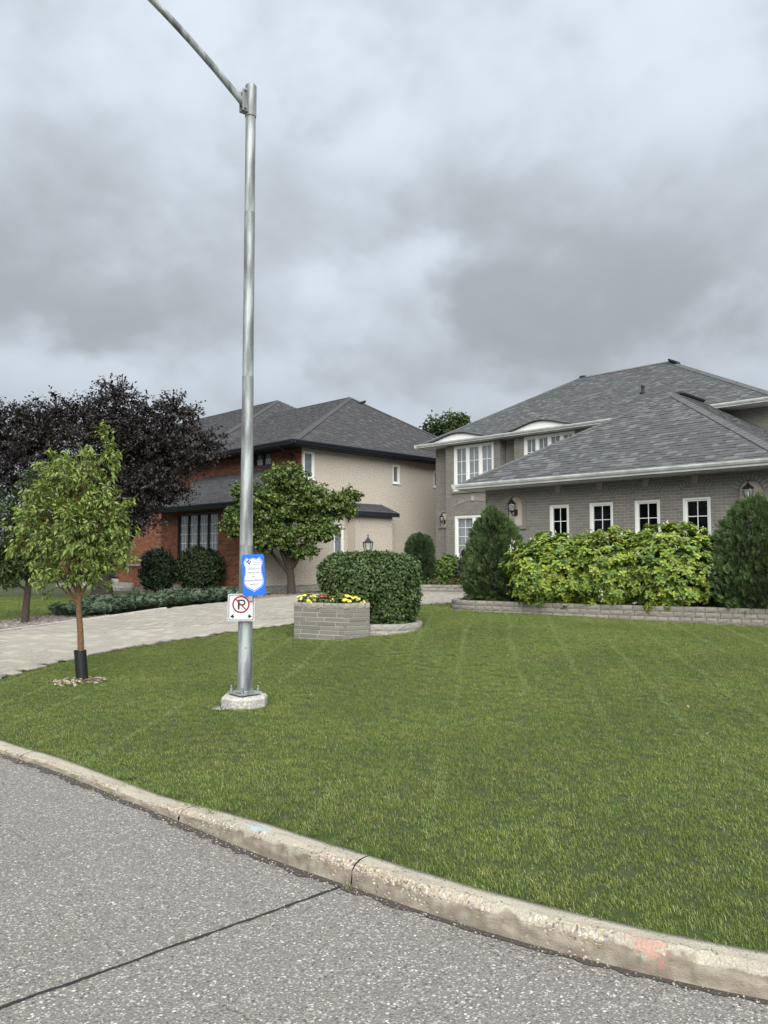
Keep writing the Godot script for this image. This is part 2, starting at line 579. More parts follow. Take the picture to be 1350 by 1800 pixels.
# ------------------------------------------------------------------ ground, road, kerb
func make_ground() -> void:
	# one sheet to the horizon: fine near the camera, coarse far away; under the road it lies lower
	var xs := []
	var ds := []
	var x := -1600.0
	while x < 1600.0:
		xs.append(x)
		x += clampf(absf(x) * 0.3, 0.25, 200.0) if absf(x) > 14 else 0.25
	xs.append(1600.0)
	var d := -400.0
	while d < 2200.0:
		ds.append(d)
		if d < -1: d += maxf(0.6, absf(d) * 0.3)
		elif d < 34: d += 0.25
		else: d += maxf(0.25, (d - 32) * 0.3)
	ds.append(2200.0)
	var mb := MB.new()
	for dd in ds:
		for xx in xs:
			var k := curb_dist(xx, dd)
			var y := terr(xx, dd)
			if k < 0.0:
				y = -0.25
			elif k < 0.3:
				y = lerpf(-0.25, y, smoothstep(0.0, 0.1, k))
			mb.v.append(Vector3(xx, y - 0.012, -dd))
			mb.c.append(Color.WHITE)
	var w := xs.size()
	for j in ds.size() - 1:
		for i in w - 1:
			var a := j * w + i
			mb.ix.append_array([a, a + w, a + w + 1, a, a + w + 1, a + 1])
	structure("ground", mb.mesh(true), M.turf)
	# road sheet, from the kerb to the far side of the street behind the camera
	var rb := MB.new()
	var rx := []
	x = -70.0
	while x <= 70.0:
		rx.append(x)
		x += 0.12 if absf(x) < 4.5 else 2.5
	var n := FastNoiseLite.new(); n.seed = 41; n.frequency = 0.55; n.fractal_octaves = 4
	var rows := 56
	for xx in rx:
		var c0 := curb_d(xx) + 0.05
		for j in rows:
			var t := float(j) / (rows - 1)
			var dd := c0 - (t * 4.6 if t < 0.8 else 3.68 + pow((t - 0.8) / 0.2, 2.0) * 60.0)
			rb.v.append(Vector3(xx, 0, -dd))
			var k := 1.0 + 0.14 * n.get_noise_2d(xx, dd) + 0.07 * n.get_noise_2d(xx * 5, dd * 5)
			rb.c.append(Color(k, k * 0.995, k * 0.985))
	for i in rx.size() - 1:
		for j in rows - 1:
			var a := i * rows + j
			rb.ix.append_array([a, a + rows, a + rows + 1, a, a + rows + 1, a + 1])
	structure("road", rb.mesh(), M.road)
	# tar-sealed joint across the slab
	var jb := MB.new()
	var p0 := Vector2(-2.55, 2.03); var p1 := Vector2(-0.22, 4.06)
	var dirv := (p1 - p0).normalized(); var nor := Vector2(-dirv.y, dirv.x)
	var jn := FastNoiseLite.new(); jn.seed = 44; jn.frequency = 3.0
	var last := []
	for i in 160:
		var s := i / 159.0
		var pp := p0.lerp(p1, s) + nor * 0.012 * jn.get_noise_1d(s * 1.5 + 20)
		var wa := 0.0075 + 0.007 * jn.get_noise_1d(s * 8) + 0.004 * jn.get_noise_1d(s * 30 + 5)
		var wb := 0.0075 + 0.007 * jn.get_noise_1d(s * 9 + 60) + 0.004 * jn.get_noise_1d(s * 33 + 90)
		var a := pp + nor * maxf(wa, 0.003); var b := pp - nor * maxf(wb, 0.003)
		var cur := [Vector3(a.x, 0.004, -a.y), Vector3(b.x, 0.004, -b.y)]
		if last:
			jb.quad(last[0], cur[0], cur[1], last[1])
		last = cur
	structure("road_joint_sealant", jb.mesh(), M.tar)
	# hairline cracks in the slab
	var cb := MB.new()
	for q in [[-0.62, 3.02, -0.40, 2.86], [-0.40, 2.86, -0.22, 2.84], [-2.35, 4.9, -2.05, 4.62], [0.35, 2.75, 0.62, 2.62], [0.62, 2.62, 0.95, 2.66]]:
		last = []
		for i in 24:
			var s := i / 23.0
			var pp := Vector2(q[0], q[1]).lerp(Vector2(q[2], q[3]), s) + Vector2(jn.get_noise_1d(s * 3 + q[0] * 9), jn.get_noise_1d(s * 3 + q[1] * 9)) * 0.025
			var wc := 0.0011 + 0.0009 * absf(jn.get_noise_1d(s * 7 + 3))
			var cur := [Vector3(pp.x, 0.0035, -pp.y - wc), Vector3(pp.x, 0.0035, -pp.y + wc)]
			if last:
				cb.quad(last[0], cur[0], cur[1], last[1])
			last = cur
	structure("road_cracks", cb.mesh(), M.tar)
	# dirt along the foot of the kerb
	var gb := MB.new()
	last = []
	x = -5.0
	while x < 2.6:
		var s := (curb_d(x + 0.05) - curb_d(x - 0.05)) / 0.1
		var nn := Vector2(s, -1).normalized()
		var b0 := Vector2(x, curb_d(x) + 0.02)
		var wdt := 0.055 + 0.05 * jn.get_noise_1d(x * 2.0 + 30) + 0.02 * jn.get_noise_1d(x * 9.0)
		wdt *= lerpf(1.0, 0.55, smoothstep(-0.6, 0.4, x))
		var e := b0 + nn * (0.02 + maxf(wdt, 0.01))
		var cur := [Vector3(b0.x, 0.0045, -b0.y), Vector3(e.x, 0.0045, -e.y)]
		if last:
			gb.quad(last[0], cur[0], cur[1], last[1])
		last = cur
		x += 0.02
	structure("gutter_dirt", gb.mesh(), M.dirt)

func kerb_image() -> Array:
	# u: 8 m along the kerb, v: across (0 road foot, 0.45 worn edge, 1 lawn side)
	var W := 2048; var HH := 160
	var im := Image.create(W, HH, false, Image.FORMAT_RGB8)
	var hm := Image.create(W, HH, false, Image.FORMAT_L8)
	var n := FastNoiseLite.new(); n.seed = 51; n.frequency = 0.012; n.fractal_octaves = 5
	var g := FastNoiseLite.new(); g.seed = 52; g.frequency = 0.22; g.fractal_octaves = 2
	for y in HH:
		var v := (y + 0.5) / HH
		for x in W:
			var a := n.get_noise_2d(x, y * 1.6)
			var st := n.get_noise_2d(x * 2.2 + 900, y * 2.0)
			var gr := g.get_noise_2d(x * 1.6, y)
			var edge := 0.36 + 0.16 * a + 0.12 * st + 0.05 * gr
			# one concrete; brown road film sticks to the lower part of the face, with a ragged grainy edge
			var c := Color(0.60, 0.58, 0.525)
			c = c.lerp(Color(0.43, 0.395, 0.35), (1.0 - smoothstep(edge - 0.03, edge + 0.03, v)) * clampf(0.62 + 0.7 * st + 0.6 * gr, 0, 1))
			var k := 1.0 + 0.10 * a + 0.20 * gr
			c = Color(c.r * k, c.g * k, c.b * k)
			# paint dabs left by surveyors
			var m := x / 256.0
			var bl := 1.0 - Vector2((m - 4.29 + (v - 0.55) * 0.12) / 0.11, (v - 0.62) / 0.26).length()
			if bl + 0.55 * g.get_noise_2d(x * 0.5, y * 0.3) + 0.8 * a > 0.25:
				c = c.lerp(Color(0.56, 0.68, 0.76), 0.62)
			var rd := 1.0 - Vector2((m - 6.52 + (v - 0.5) * 0.1) / 0.10, (v - 0.4) / 0.45).length()
			if rd + 0.8 * g.get_noise_2d(x * 0.4 + 50, y * 0.25) + 0.8 * a > 0.35:
				c = c.lerp(Color(0.64, 0.40, 0.37), 0.4)
			im.set_pixel(x, y, c)
			var hv := 0.4 + 0.25 * gr + 0.3 * st
			hm.set_pixel(x, y, Color(hv, hv, hv))
	var r := RandomNumberGenerator.new()
	r.seed = 53
	var cols := [Color(0.66, 0.63, 0.57), Color(0.62, 0.58, 0.51), Color(0.54, 0.52, 0.50), Color(0.60, 0.51, 0.38), Color(0.38, 0.37, 0.36), Color(0.71, 0.69, 0.65), Color(0.58, 0.53, 0.46)]
	for q in 14000:
		var cx := r.randi_range(0, W - 1)
		var v := r.randfn(0.43, 0.05) if r.randf() < 0.75 else r.randf_range(0.05, 0.95)
		var cy := int(v * HH)
		if n.get_noise_2d(cx * 0.5, 300) + 0.15 < r.randf() * 0.4 - 0.1:
			continue
		var ra := r.randf_range(0.6, 1.7)
		var col: Color = cols[r.randi_range(0, cols.size() - 1)]
		for y in range(-5, 6):
			for x in range(-3, 4):
				if Vector2(x / ra, y / (ra * 2.0)).length() < 1.0 and cy + y >= 0 and cy + y < HH:
					im.set_pixel(posmod(cx + x, W), cy + y, col)
					hm.set_pixel(posmod(cx + x, W), cy + y, Color(0.9, 0.9, 0.9))
	return [ImageTexture.create_from_image(im), ImageTexture.create_from_image(hm)]

func make_kerb() -> void:
	var km := StandardMaterial3D.new()
	var ki := kerb_image()
	km.albedo_texture = ki[0]
	km.heightmap_enabled = true
	km.heightmap_texture = ki[1]
	km.heightmap_scale = 0.5
	km.roughness = 0.93
	var n := FastNoiseLite.new(); n.seed = 61; n.frequency = 2.2; n.fractal_octaves = 4
	var root := Node3D.new()
	root.name = "kerb"
	root.set_meta("kind", "structure")
	add_child(root)
	var cuts := [-40.0, -14.0, -8.0, -5.6, -3.05, -1.32, -0.17, 2.35, 5.0, 14.0, 40.0]
	# arc length from x = -4
	for sgm in cuts.size() - 1:
		var mb := MB.new()
		var x: float = cuts[sgm] + 0.004
		var end: float = cuts[sgm + 1] - 0.004
		var near: bool = end > -6 and x < 3
		var last := -1
		var s := 0.0
		var px := -4.0; var arc := 0.0
		if x > -4.0:
			while px < x:
				arc += Vector2(0.02, curb_d(px + 0.02) - curb_d(px)).length()
				px += 0.02
		var first := true
		while true:
			var sl := (curb_d(x + 0.04) - curb_d(x - 0.04)) / 0.08
			var nn := Vector2(-sl, 1).normalized()
			var h := curb_h(x)
			var base := Vector2(x, curb_d(x))
			var e := minf(absf(x - cuts[sgm]), absf(x - cuts[sgm + 1]))
			var chip := 0.010 + 0.014 * maxf(0.0, n.get_noise_1d(x * 1.3)) + 0.035 * exp(-e / 0.05) * (0.5 + n.get_noise_1d(x * 4 + 9))
			if x > 0.2:
				chip += 0.012
			var prof := [[-0.012, -0.06, 0.0], [0.0, 0.0, 0.03], [0.006, h * 0.35, 0.18], [0.012, h * 0.68, 0.32], [0.016 + chip * 0.2, h - chip * 1.3, 0.40], [0.02 + chip * 0.75, h - chip * 0.45, 0.45], [0.026 + chip * 1.6, h - 0.004, 0.50], [0.07, h, 0.68], [0.11, h + 0.001, 0.86], [0.15, h - 0.001, 0.97], [0.152, h - 0.10, 1.0]]
			var nn0 := mb.v.size()
			for i in prof.size():
				var o := 0.0
				if i >= 2 and i <= 6 and near:
					o = 0.012 * n.get_noise_2d(x * 7, i * 1.4) + (0.011 * n.get_noise_2d(x * 22, i * 2.7))
				var q: Vector2 = base + nn * (prof[i][0] + o)
				mb.v.append(Vector3(q.x, prof[i][1] + (o * 0.6 if i >= 5 and i <= 6 else 0.0), -q.y))
				mb.t.append(Vector2(arc / 8.0, prof[i][2]))
				mb.c.append(Color.WHITE)
			if not first:
				mb.bridge(last, nn0, prof.size(), false)
			last = nn0
			first = false
			if x >= end:
				break
			var st := minf(0.012 if near else 1.0, end - x)
			arc += Vector2(st, curb_d(x + st) - curb_d(x)).length()
			x += st
		part("kerb_stone", mb.mesh(true), km, root)

const DRIVE := [[-6.2, 8.9], [-5.02, 10.15], [-4.78, 11.3], [-4.34, 12.44], [-3.65, 13.25], [-2.78, 13.8], [-1.71, 14.25], [-0.6, 15.4], [0.2, 16.6], [0.91, 17.5], [1.77, 18.0], [3.4, 17.9], [3.6, 21.0], [2.4, 21.7], [0.8, 22.0], [-0.9, 22.6], [-2.5, 22.4], [-3.9, 20.1], [-5.2, 18.6], [-6.8, 17.3], [-7.55, 15.2], [-8.6, 13.3], [-9.8, 11.75]]
var drive_poly := PackedVector2Array()

func in_drive(x: float, d: float) -> bool:
	return Geometry2D.is_point_in_polygon(Vector2(x, d), drive_poly)

func make_driveway() -> void:
	for p in DRIVE:
		drive_poly.append(Vector2(p[0], p[1]))
	var root := Node3D.new()
	root.name = "driveway"
	root.set_meta("kind", "structure")
	add_child(root)
	var mb := MB.new()
	var x := -10.0
	while x < 4.0:
		var d := 8.5
		while d < 23.0:
			if in_drive(x + 0.1, d + 0.1):
				mb.quad(on(x, d, 0.004), on(x, d + 0.2, 0.004), on(x + 0.2, d + 0.2, 0.004), on(x + 0.2, d, 0.004))
			d += 0.2
		x += 0.2
	part("sand_bed", mb.mesh(), M.joint_sand, root)
	# pavers laid in rows that follow the house fronts
	var items := []
	var ra := Vector2(-0.866, 0.5)
	var rb := Vector2(0.5, 0.866)
	var row := 0
	var rw := 0.165
	var v := 0.0
	while v < 26.0:
		var u := -6.0 + 0.11 * (row % 2)
		while u < 20.0:
			var L: float = [0.165, 0.22, 0.26, 0.22][rng.randi_range(0, 3)]
			var cpt := ra * (u + L / 2) + rb * (v + rw / 2)
			if in_drive(cpt.x, cpt.y):
				var y := terr(cpt.x, cpt.y)
				var yx := terr(cpt.x + ra.x * 0.1, cpt.y + ra.y * 0.1) - y
				var yz := terr(cpt.x + rb.x * 0.1, cpt.y + rb.y * 0.1) - y
				var X := Vector3(ra.x, yx * 10, -ra.y).normalized(); var Z := Vector3(rb.x, yz * 10, -rb.y).normalized()
				var Y := Z.cross(X).normalized()
				if Y.y < 0: Y = -Y
				var pos := Vector3(cpt.x, y + 0.016 + rf(-0.002, 0.002), -cpt.y)
				items.append([Transform3D(Basis(X * (L - 0.02), Y, Z * (rw - 0.02)), pos), rng.randi_range(0, 7), true])
			u += L
		v += rw
		row += 1
	var vars := []
	for i in 8:
		var k := rf(0.78, 1.1)
		vars.append(lin(0.52 * k, 0.49 * k, rf(0.40, 0.43) * k))
	flush(items, root, "paver", "paving", vars, M.paver, 0.16, 0.03, 0.007, Transform3D())

# ------------------------------------------------------------------ many alike pieces: the 300 that show largest are parts, the rest is one part
func flush(items: Array, parent: Node3D, one: String, rest: String, tones: Array, m: Material, unit: float, thick: float, bev: float, frame: Transform3D, most := 300) -> void:
	# items: [Transform3D (scaled so that the unit piece is 1 x thick x 1), tone, may be seen]
	var order := []
	for i in items.size():
		var t: Transform3D = items[i][0]
		var p := pixel(frame * t.origin)
		var seen: bool = items[i][2] and p.x > 4 and p.x < 1346 and p.y > 4 and p.y < 1796
		order.append([p.z if seen else p.z + 1e5, i])
	order.sort()
	var meshes := []
	for tcol in tones:
		var b := MB.new()
		b.bevel(Vector3.ZERO, Vector3(0.5, 0, 0), Vector3(0, thick / 2, 0), Vector3(0, 0, 0.5), Vector3(bev / 0.2, minf(bev, thick * 0.4), bev / unit), tcol)
		meshes.append(b.mesh())
	var mb := MB.new()
	for k in order.size():
		var it: Array = items[order[k][1]]
		var t: Transform3D = it[0]
		if k < most and order[k][0] < 1e5:
			part(one, meshes[it[1]], m, parent, t)
		else:
			mb.box(t.origin, t.basis.x * 0.5, t.basis.y * thick / 2, t.basis.z * 0.5, tones[it[1]])
	if mb.v.size():
		part(rest, mb.mesh(), m, parent).set_meta("kind", "stuff")

# ------------------------------------------------------------------ building kit (house frame: x along the front to the right, y up, z out of the front)
func wall_bricks(items: Array, mortar: MB, o: Vector3, U: Vector3, N: Vector3, w: float, h: float, holes: Array, see_v := 0.0, tones := 8, L := 0.2, C := 0.0677) -> void:
	var rows := int(ceil(h / C))
	for r in rows:
		var v0 := r * C
		var vm := minf(v0 + C / 2, h)
		var hh := minf(C, h - v0)
		if hh < 0.015:
			continue
		var segs := [[0.0, w]]
		for k in holes:
			var u0: float = k[0]; var u1: float = k[1]
			if vm < k[2] or vm > k[3]:
				continue
			if k.size() > 4:
				var rad := (u1 - u0) / 2
				var dv: float = vm - (k[3] - rad)
				if dv > 0:
					var half := sqrt(maxf(0.0, rad * rad - dv * dv))
					var mid := (u0 + u1) / 2
					u0 = mid - half; u1 = mid + half
			var out := []
			for s in segs:
				if u1 <= s[0] or u0 >= s[1]:
					out.append(s)
				else:
					if u0 > s[0] + 0.005: out.append([s[0], u0])
					if u1 < s[1] - 0.005: out.append([u1, s[1]])
			segs = out
		for s in segs:
			var a: Vector3 = o + U * s[0] + Vector3(0, v0, 0) - N * 0.009
			var b: Vector3 = o + U * s[1] + Vector3(0, v0, 0) - N * 0.009
			var up := Vector3(0, hh, 0)
			mortar.quad(a, a + up, b + up, b)
			var off := L / 2 * (r % 2)
			var u: float = floor((s[0] - off) / L) * L + off
			while u < s[1]:
				var p0 := maxf(u, s[0]); var p1 := minf(u + L, s[1])
				if p1 - p0 > 0.03:
					var len := p1 - p0 - 0.012
					var c := o + U * ((p0 + p1) / 2) + Vector3(0, v0 + hh / 2, 0) - N * (0.008 + rf(0, 0.0025))
					items.append([Transform3D(Basis(U * len, N, Vector3(0, hh - 0.012, 0)), c), rng.randi_range(0, tones - 1), vm > see_v])
				u += L

func plate(mb: MB, o: Vector3, U: Vector3, N: Vector3, u0: float, u1: float, v0: float, v1: float, n0: float, n1: float, col := Color.WHITE) -> void:
	# box given in wall coordinates: u along, v up, n outwards
	var V := Vector3(0, 1, 0)
	mb.box(o + U * ((u0 + u1) / 2) + V * ((v0 + v1) / 2) + N * ((n0 + n1) / 2), U * ((u1 - u0) / 2), V * ((v1 - v0) / 2), N * ((n1 - n0) / 2), col)

func window(parent: Node3D, o: Vector3, U: Vector3, N: Vector3, w: float, h: float, panels: int, cols: int, rows: int, fm: Material, gm: Material, back: Material = null, mm: Material = null, fw := 0.06, sill := true) -> MeshInstance3D:
	var mb := MB.new()
	plate(mb, o, U, N, 0, fw, 0, h, -0.12, -0.025)
	plate(mb, o, U, N, w - fw, w, 0, h, -0.12, -0.025)
	plate(mb, o, U, N, fw, w - fw, h - fw, h, -0.12, -0.025)
	plate(mb, o, U, N, fw, w - fw, 0, fw, -0.12, -0.025)
	var pw := (w - 2 * fw - (panels - 1) * fw) / panels
	for i in range(1, panels):
		var u := fw + i * pw + (i - 1) * fw
		plate(mb, o, U, N, u, u + fw, fw, h - fw, -0.12, -0.028)
	# inner sash, one step back
	for i in panels:
		var u := fw + i * (pw + fw)
		var sw := 0.035
		plate(mb, o, U, N, u, u + sw, fw, h - fw, -0.11, -0.05)
		plate(mb, o, U, N, u + pw - sw, u + pw, fw, h - fw, -0.11, -0.05)
		plate(mb, o, U, N, u + sw, u + pw - sw, h - fw - sw, h - fw, -0.11, -0.05)
		plate(mb, o, U, N, u + sw, u + pw - sw, fw, fw + sw, -0.11, -0.05)
	var fr := part("window", mb.mesh(), fm, parent)
	if sill:
		var sb := MB.new()
		plate(sb, o, U, N, -0.02, w + 0.02, -0.03, 0.0, -0.12, 0.015)
		part("sill", sb.mesh(), fm, fr)
	for i in panels:
		var u := fw + i * (pw + fw) + 0.035
		var g := MB.new()
		plate(g, o, U, N, u, u + pw - 0.07, fw + 0.035, h - fw - 0.035, -0.086, -0.082)
		part("pane", g.mesh(), gm, fr)
		for j in range(1, cols):
			var b := MB.new()
			var x := u + (pw - 0.07) * j / cols
			plate(b, o, U, N, x - 0.009, x + 0.009, fw + 0.035, h - fw - 0.035, -0.081, -0.072)
			part("muntin", b.mesh(), mm if mm else fm, fr)
		for j in range(1, rows):
			var b := MB.new()
			var y := fw + 0.035 + (h - 2 * fw - 0.07) * j / rows
			plate(b, o, U, N, u, u + pw - 0.07, y - 0.009, y + 0.009, -0.080, -0.073)
			part("muntin", b.mesh(), mm if mm else fm, fr)
	if back:
		var bb := MB.new()
		# pleated blind a hand behind the glass
		var k := int(w / 0.09)
		for i in k:
			var a := o + U * (w * i / k) - N * (0.2 + 0.02 * (i % 2)); var b := o + U * (w * (i + 1) / k) - N * (0.2 + 0.02 * ((i + 1) % 2))
			bb.quad(a, a + Vector3(0, h, 0), b + Vector3(0, h, 0), b)
		part("curtain", bb.mesh(), back, fr)
	return fr

func arch(parent: Node3D, o: Vector3, U: Vector3, N: Vector3, r0: float, r1: float, half: float, n: int, m: Material, tones: Array, key := true, proud := 0.012) -> void:
	# voussoirs round o from -half to half (radians from upright)
	for i in n:
		var t0 := -half + 2 * half * i / n; var t1 := -half + 2 * half * (i + 1) / n
		var g := 0.15 * (t1 - t0)
		if key and absf((t0 + t1) / 2) < half / n * 1.01:
			continue
		var mb := MB.new()
		var poly := [Vector2(sin(t0 + g) * r0, cos(t0 + g) * r0), Vector2(sin(t0 + g) * r1, cos(t0 + g) * r1), Vector2(sin(t1 - g) * r1, cos(t1 - g) * r1), Vector2(sin(t1 - g) * r0, cos(t1 - g) * r0)]
		mb.prism(poly, o - N * 0.02, U, Vector3.UP, N * (0.02 + proud), tones[i % tones.size()])
		part("arch_brick", mb.mesh(), m, parent)
	var jb := MB.new()
	var pl := []
	for i in 13:
		var t := -half + 2 * half * i / 12
		pl.append(Vector2(sin(t) * (r0 + 0.004), cos(t) * (r0 + 0.004)))
	for i in 13:
		var t := half - 2 * half * i / 12
		pl.append(Vector2(sin(t) * (r1 - 0.004), cos(t) * (r1 - 0.004)))
	jb.prism(pl, o - N * 0.01, U, Vector3.UP, N * (0.01 + proud * 0.6), lin(1.5, 1.5, 1.5))
	part("arch_mortar", jb.mesh(), M.mortar, parent)
	if key:
		var kb := MB.new()
		var kw := 0.075
		kb.prism([Vector2(-kw * 0.8, r0 - 0.005), Vector2(-kw * 1.1, r1 + 0.05), Vector2(kw * 1.1, r1 + 0.05), Vector2(kw * 0.8, r0 - 0.005)], o - N * 0.015, U, Vector3.UP, N * (0.04 + proud))
		part("keystone", kb.mesh(), M.keystone, parent)

func roof_face(items: Array, under: MB, pts: Array, tones: int, pale: float, ex := 0.142) -> void:
	# pts: first edge is the eave; shingles are laid in rows parallel to it
	var o: Vector3 = pts[0]
	var U: Vector3 = (pts[1] - pts[0]).normalized()
	var N: Vector3 = Vector3.ZERO
	for i in range(2, pts.size()):
		N = (pts[1] - pts[0]).cross(pts[i] - pts[0])
		if N.length() > 0.01: break
	N = N.normalized()
	if N.y < 0: N = -N
	var S := U.cross(N)
	if S.y < 0: S = -S
	var p2 := PackedVector2Array()
	var smax := 0.0
	for p in pts:
		p2.append(Vector2((p - o).dot(U), (p - o).dot(S)))
		smax = maxf(smax, p2[-1].y)
	for i in range(1, pts.size() - 1):
		under.tri(pts[0], pts[i], pts[i + 1])
		var dn := N * -0.05
		under.tri(pts[0] + dn, pts[i] + dn, pts[i + 1] + dn)
	for i in pts.size():
		var a: Vector3 = pts[i]; var b: Vector3 = pts[(i + 1) % pts.size()]
		under.quad(a, b, b - N * 0.05, a - N * 0.05)
	var rows := int(ceil(smax / ex))
	for r in rows:
		var s := r * ex
		var sm := s + ex * 0.5
		var lo := 1e9; var hi := -1e9
		for i in p2.size():
			var a := p2[i]; var b := p2[(i + 1) % p2.size()]
			if (a.y - sm) * (b.y - sm) < 0:
				var x := a.x + (b.x - a.x) * (sm - a.y) / (b.y - a.y)
				lo = minf(lo, x); hi = maxf(hi, x)
		if hi <= lo:
			continue
		var u := lo + 0.02 - rf(0, 0.15)
		while u < hi - 0.02:
			var L := rf(0.10, 0.24)
			var a := maxf(u, lo); var b := minf(u + L, hi)
			if b - a > 0.03:
				var k := 0
				if rng.randf() < pale:
					k = tones - 1 - rng.randi_range(0, 2)
				else:
					k = rng.randi_range(0, tones - 4)
				var th := 0.008 if rng.randf() < 0.5 else 0.013
				var tilt := th / (ex + 0.03)
				var Sx := (S - N * tilt).normalized(); var Nx := (N + S * tilt).normalized()
				var c := o + U * ((a + b) / 2) + S * (s + ex * 0.5) + N * (th * 0.55 + 0.002)
				items.append([Transform3D(Basis(U * (b - a - 0.003), Nx * (th / 0.012), Sx * (ex + 0.02)), c), k, true])
			u += L

func hip_caps(parent: Node3D, a: Vector3, b: Vector3, m: Material, tones: Array, side: Vector3, droop: float) -> void:
	# bent caps along a hip or ridge from low a to high b, in the direction of the fall
	var d := (b - a).normalized()
	var sd := (side - d * side.dot(d)).normalized()
	var up := sd.cross(d).normalized()
	if up.y < 0: up = -up
	var n := int((b - a).length() / 0.15)
	var meshes := []
	for t in tones:
		var mb := MB.new()
		var w := 0.15
		for s in [-1.0, 1.0]:
			var p0 := Vector3(0, 0.022, 0); var p1 := Vector3(0, 0.012, 0.17)
			var q0 := Vector3(w * s, 0.022 - w * droop, 0); var q1 := Vector3(w * s, 0.012 - w * droop, 0.17)
			mb.quad(p0, p1, q1, q0, t)
			mb.quad(p0 - Vector3(0, 0.016, 0), p0, q0, q0 - Vector3(0, 0.016, 0), t)
			mb.quad(q0 - Vector3(0, 0.016, 0), q0, q1, q1 - Vector3(0, 0.016, 0), t)
		meshes.append(mb.mesh())
	for i in n:
		part("ridge_cap", meshes[rng.randi_range(0, meshes.size() - 1)], m, parent, Transform3D(Basis(sd, up, d), a + d * (i * 0.15) + up * 0.012))

func gutter(parent: Node3D, a: Vector3, b: Vector3, out: Vector3, m: Material, w := 0.125, h := 0.125, called := "gutter") -> void:
	# K-style trough along the eave from a to b; a and b at the roof edge
	var mb := MB.new()
	var poly := [Vector2(0, 0.0), Vector2(0, -h), Vector2(w * 0.62, -h), Vector2(w * 0.66, -h * 0.72), Vector2(w * 0.86, -h * 0.52), Vector2(w, -h * 0.2), Vector2(w, 0.01), Vector2(w * 0.9, 0.012), Vector2(w * 0.88, -0.012), Vector2(0.012, -0.012)]
	mb.prism(poly, a, out, Vector3.UP, b - a)
	part(called, mb.mesh(), m, parent)

func box_part(called: String, parent: Node3D, lo: Vector3, hi: Vector3, m: Material) -> MeshInstance3D:
	var mb := MB.new()
	mb.abox(Vector3(minf(lo.x, hi.x), minf(lo.y, hi.y), minf(lo.z, hi.z)), Vector3(maxf(lo.x, hi.x), maxf(lo.y, hi.y), maxf(lo.z, hi.z)))
	return part(called, mb.mesh(), m, parent)

# ------------------------------------------------------------------ the grey-brick house
var HA := 0.0
var HB := 0.0
var HY := 0.0
func H(a: float, b: float, y: float) -> Vector3:
	return Vector3(HB - b, y - HY, HA - a)

func tones_of(n: int, r: float, g: float, b: float, lo: float, hi: float) -> Array:
	var out := []
	for i in n:
		var k := rf(lo, hi)
		out.append(lin(r * k * rf(0.97, 1.03), g * k, b * k * rf(0.97, 1.03)))
	return out

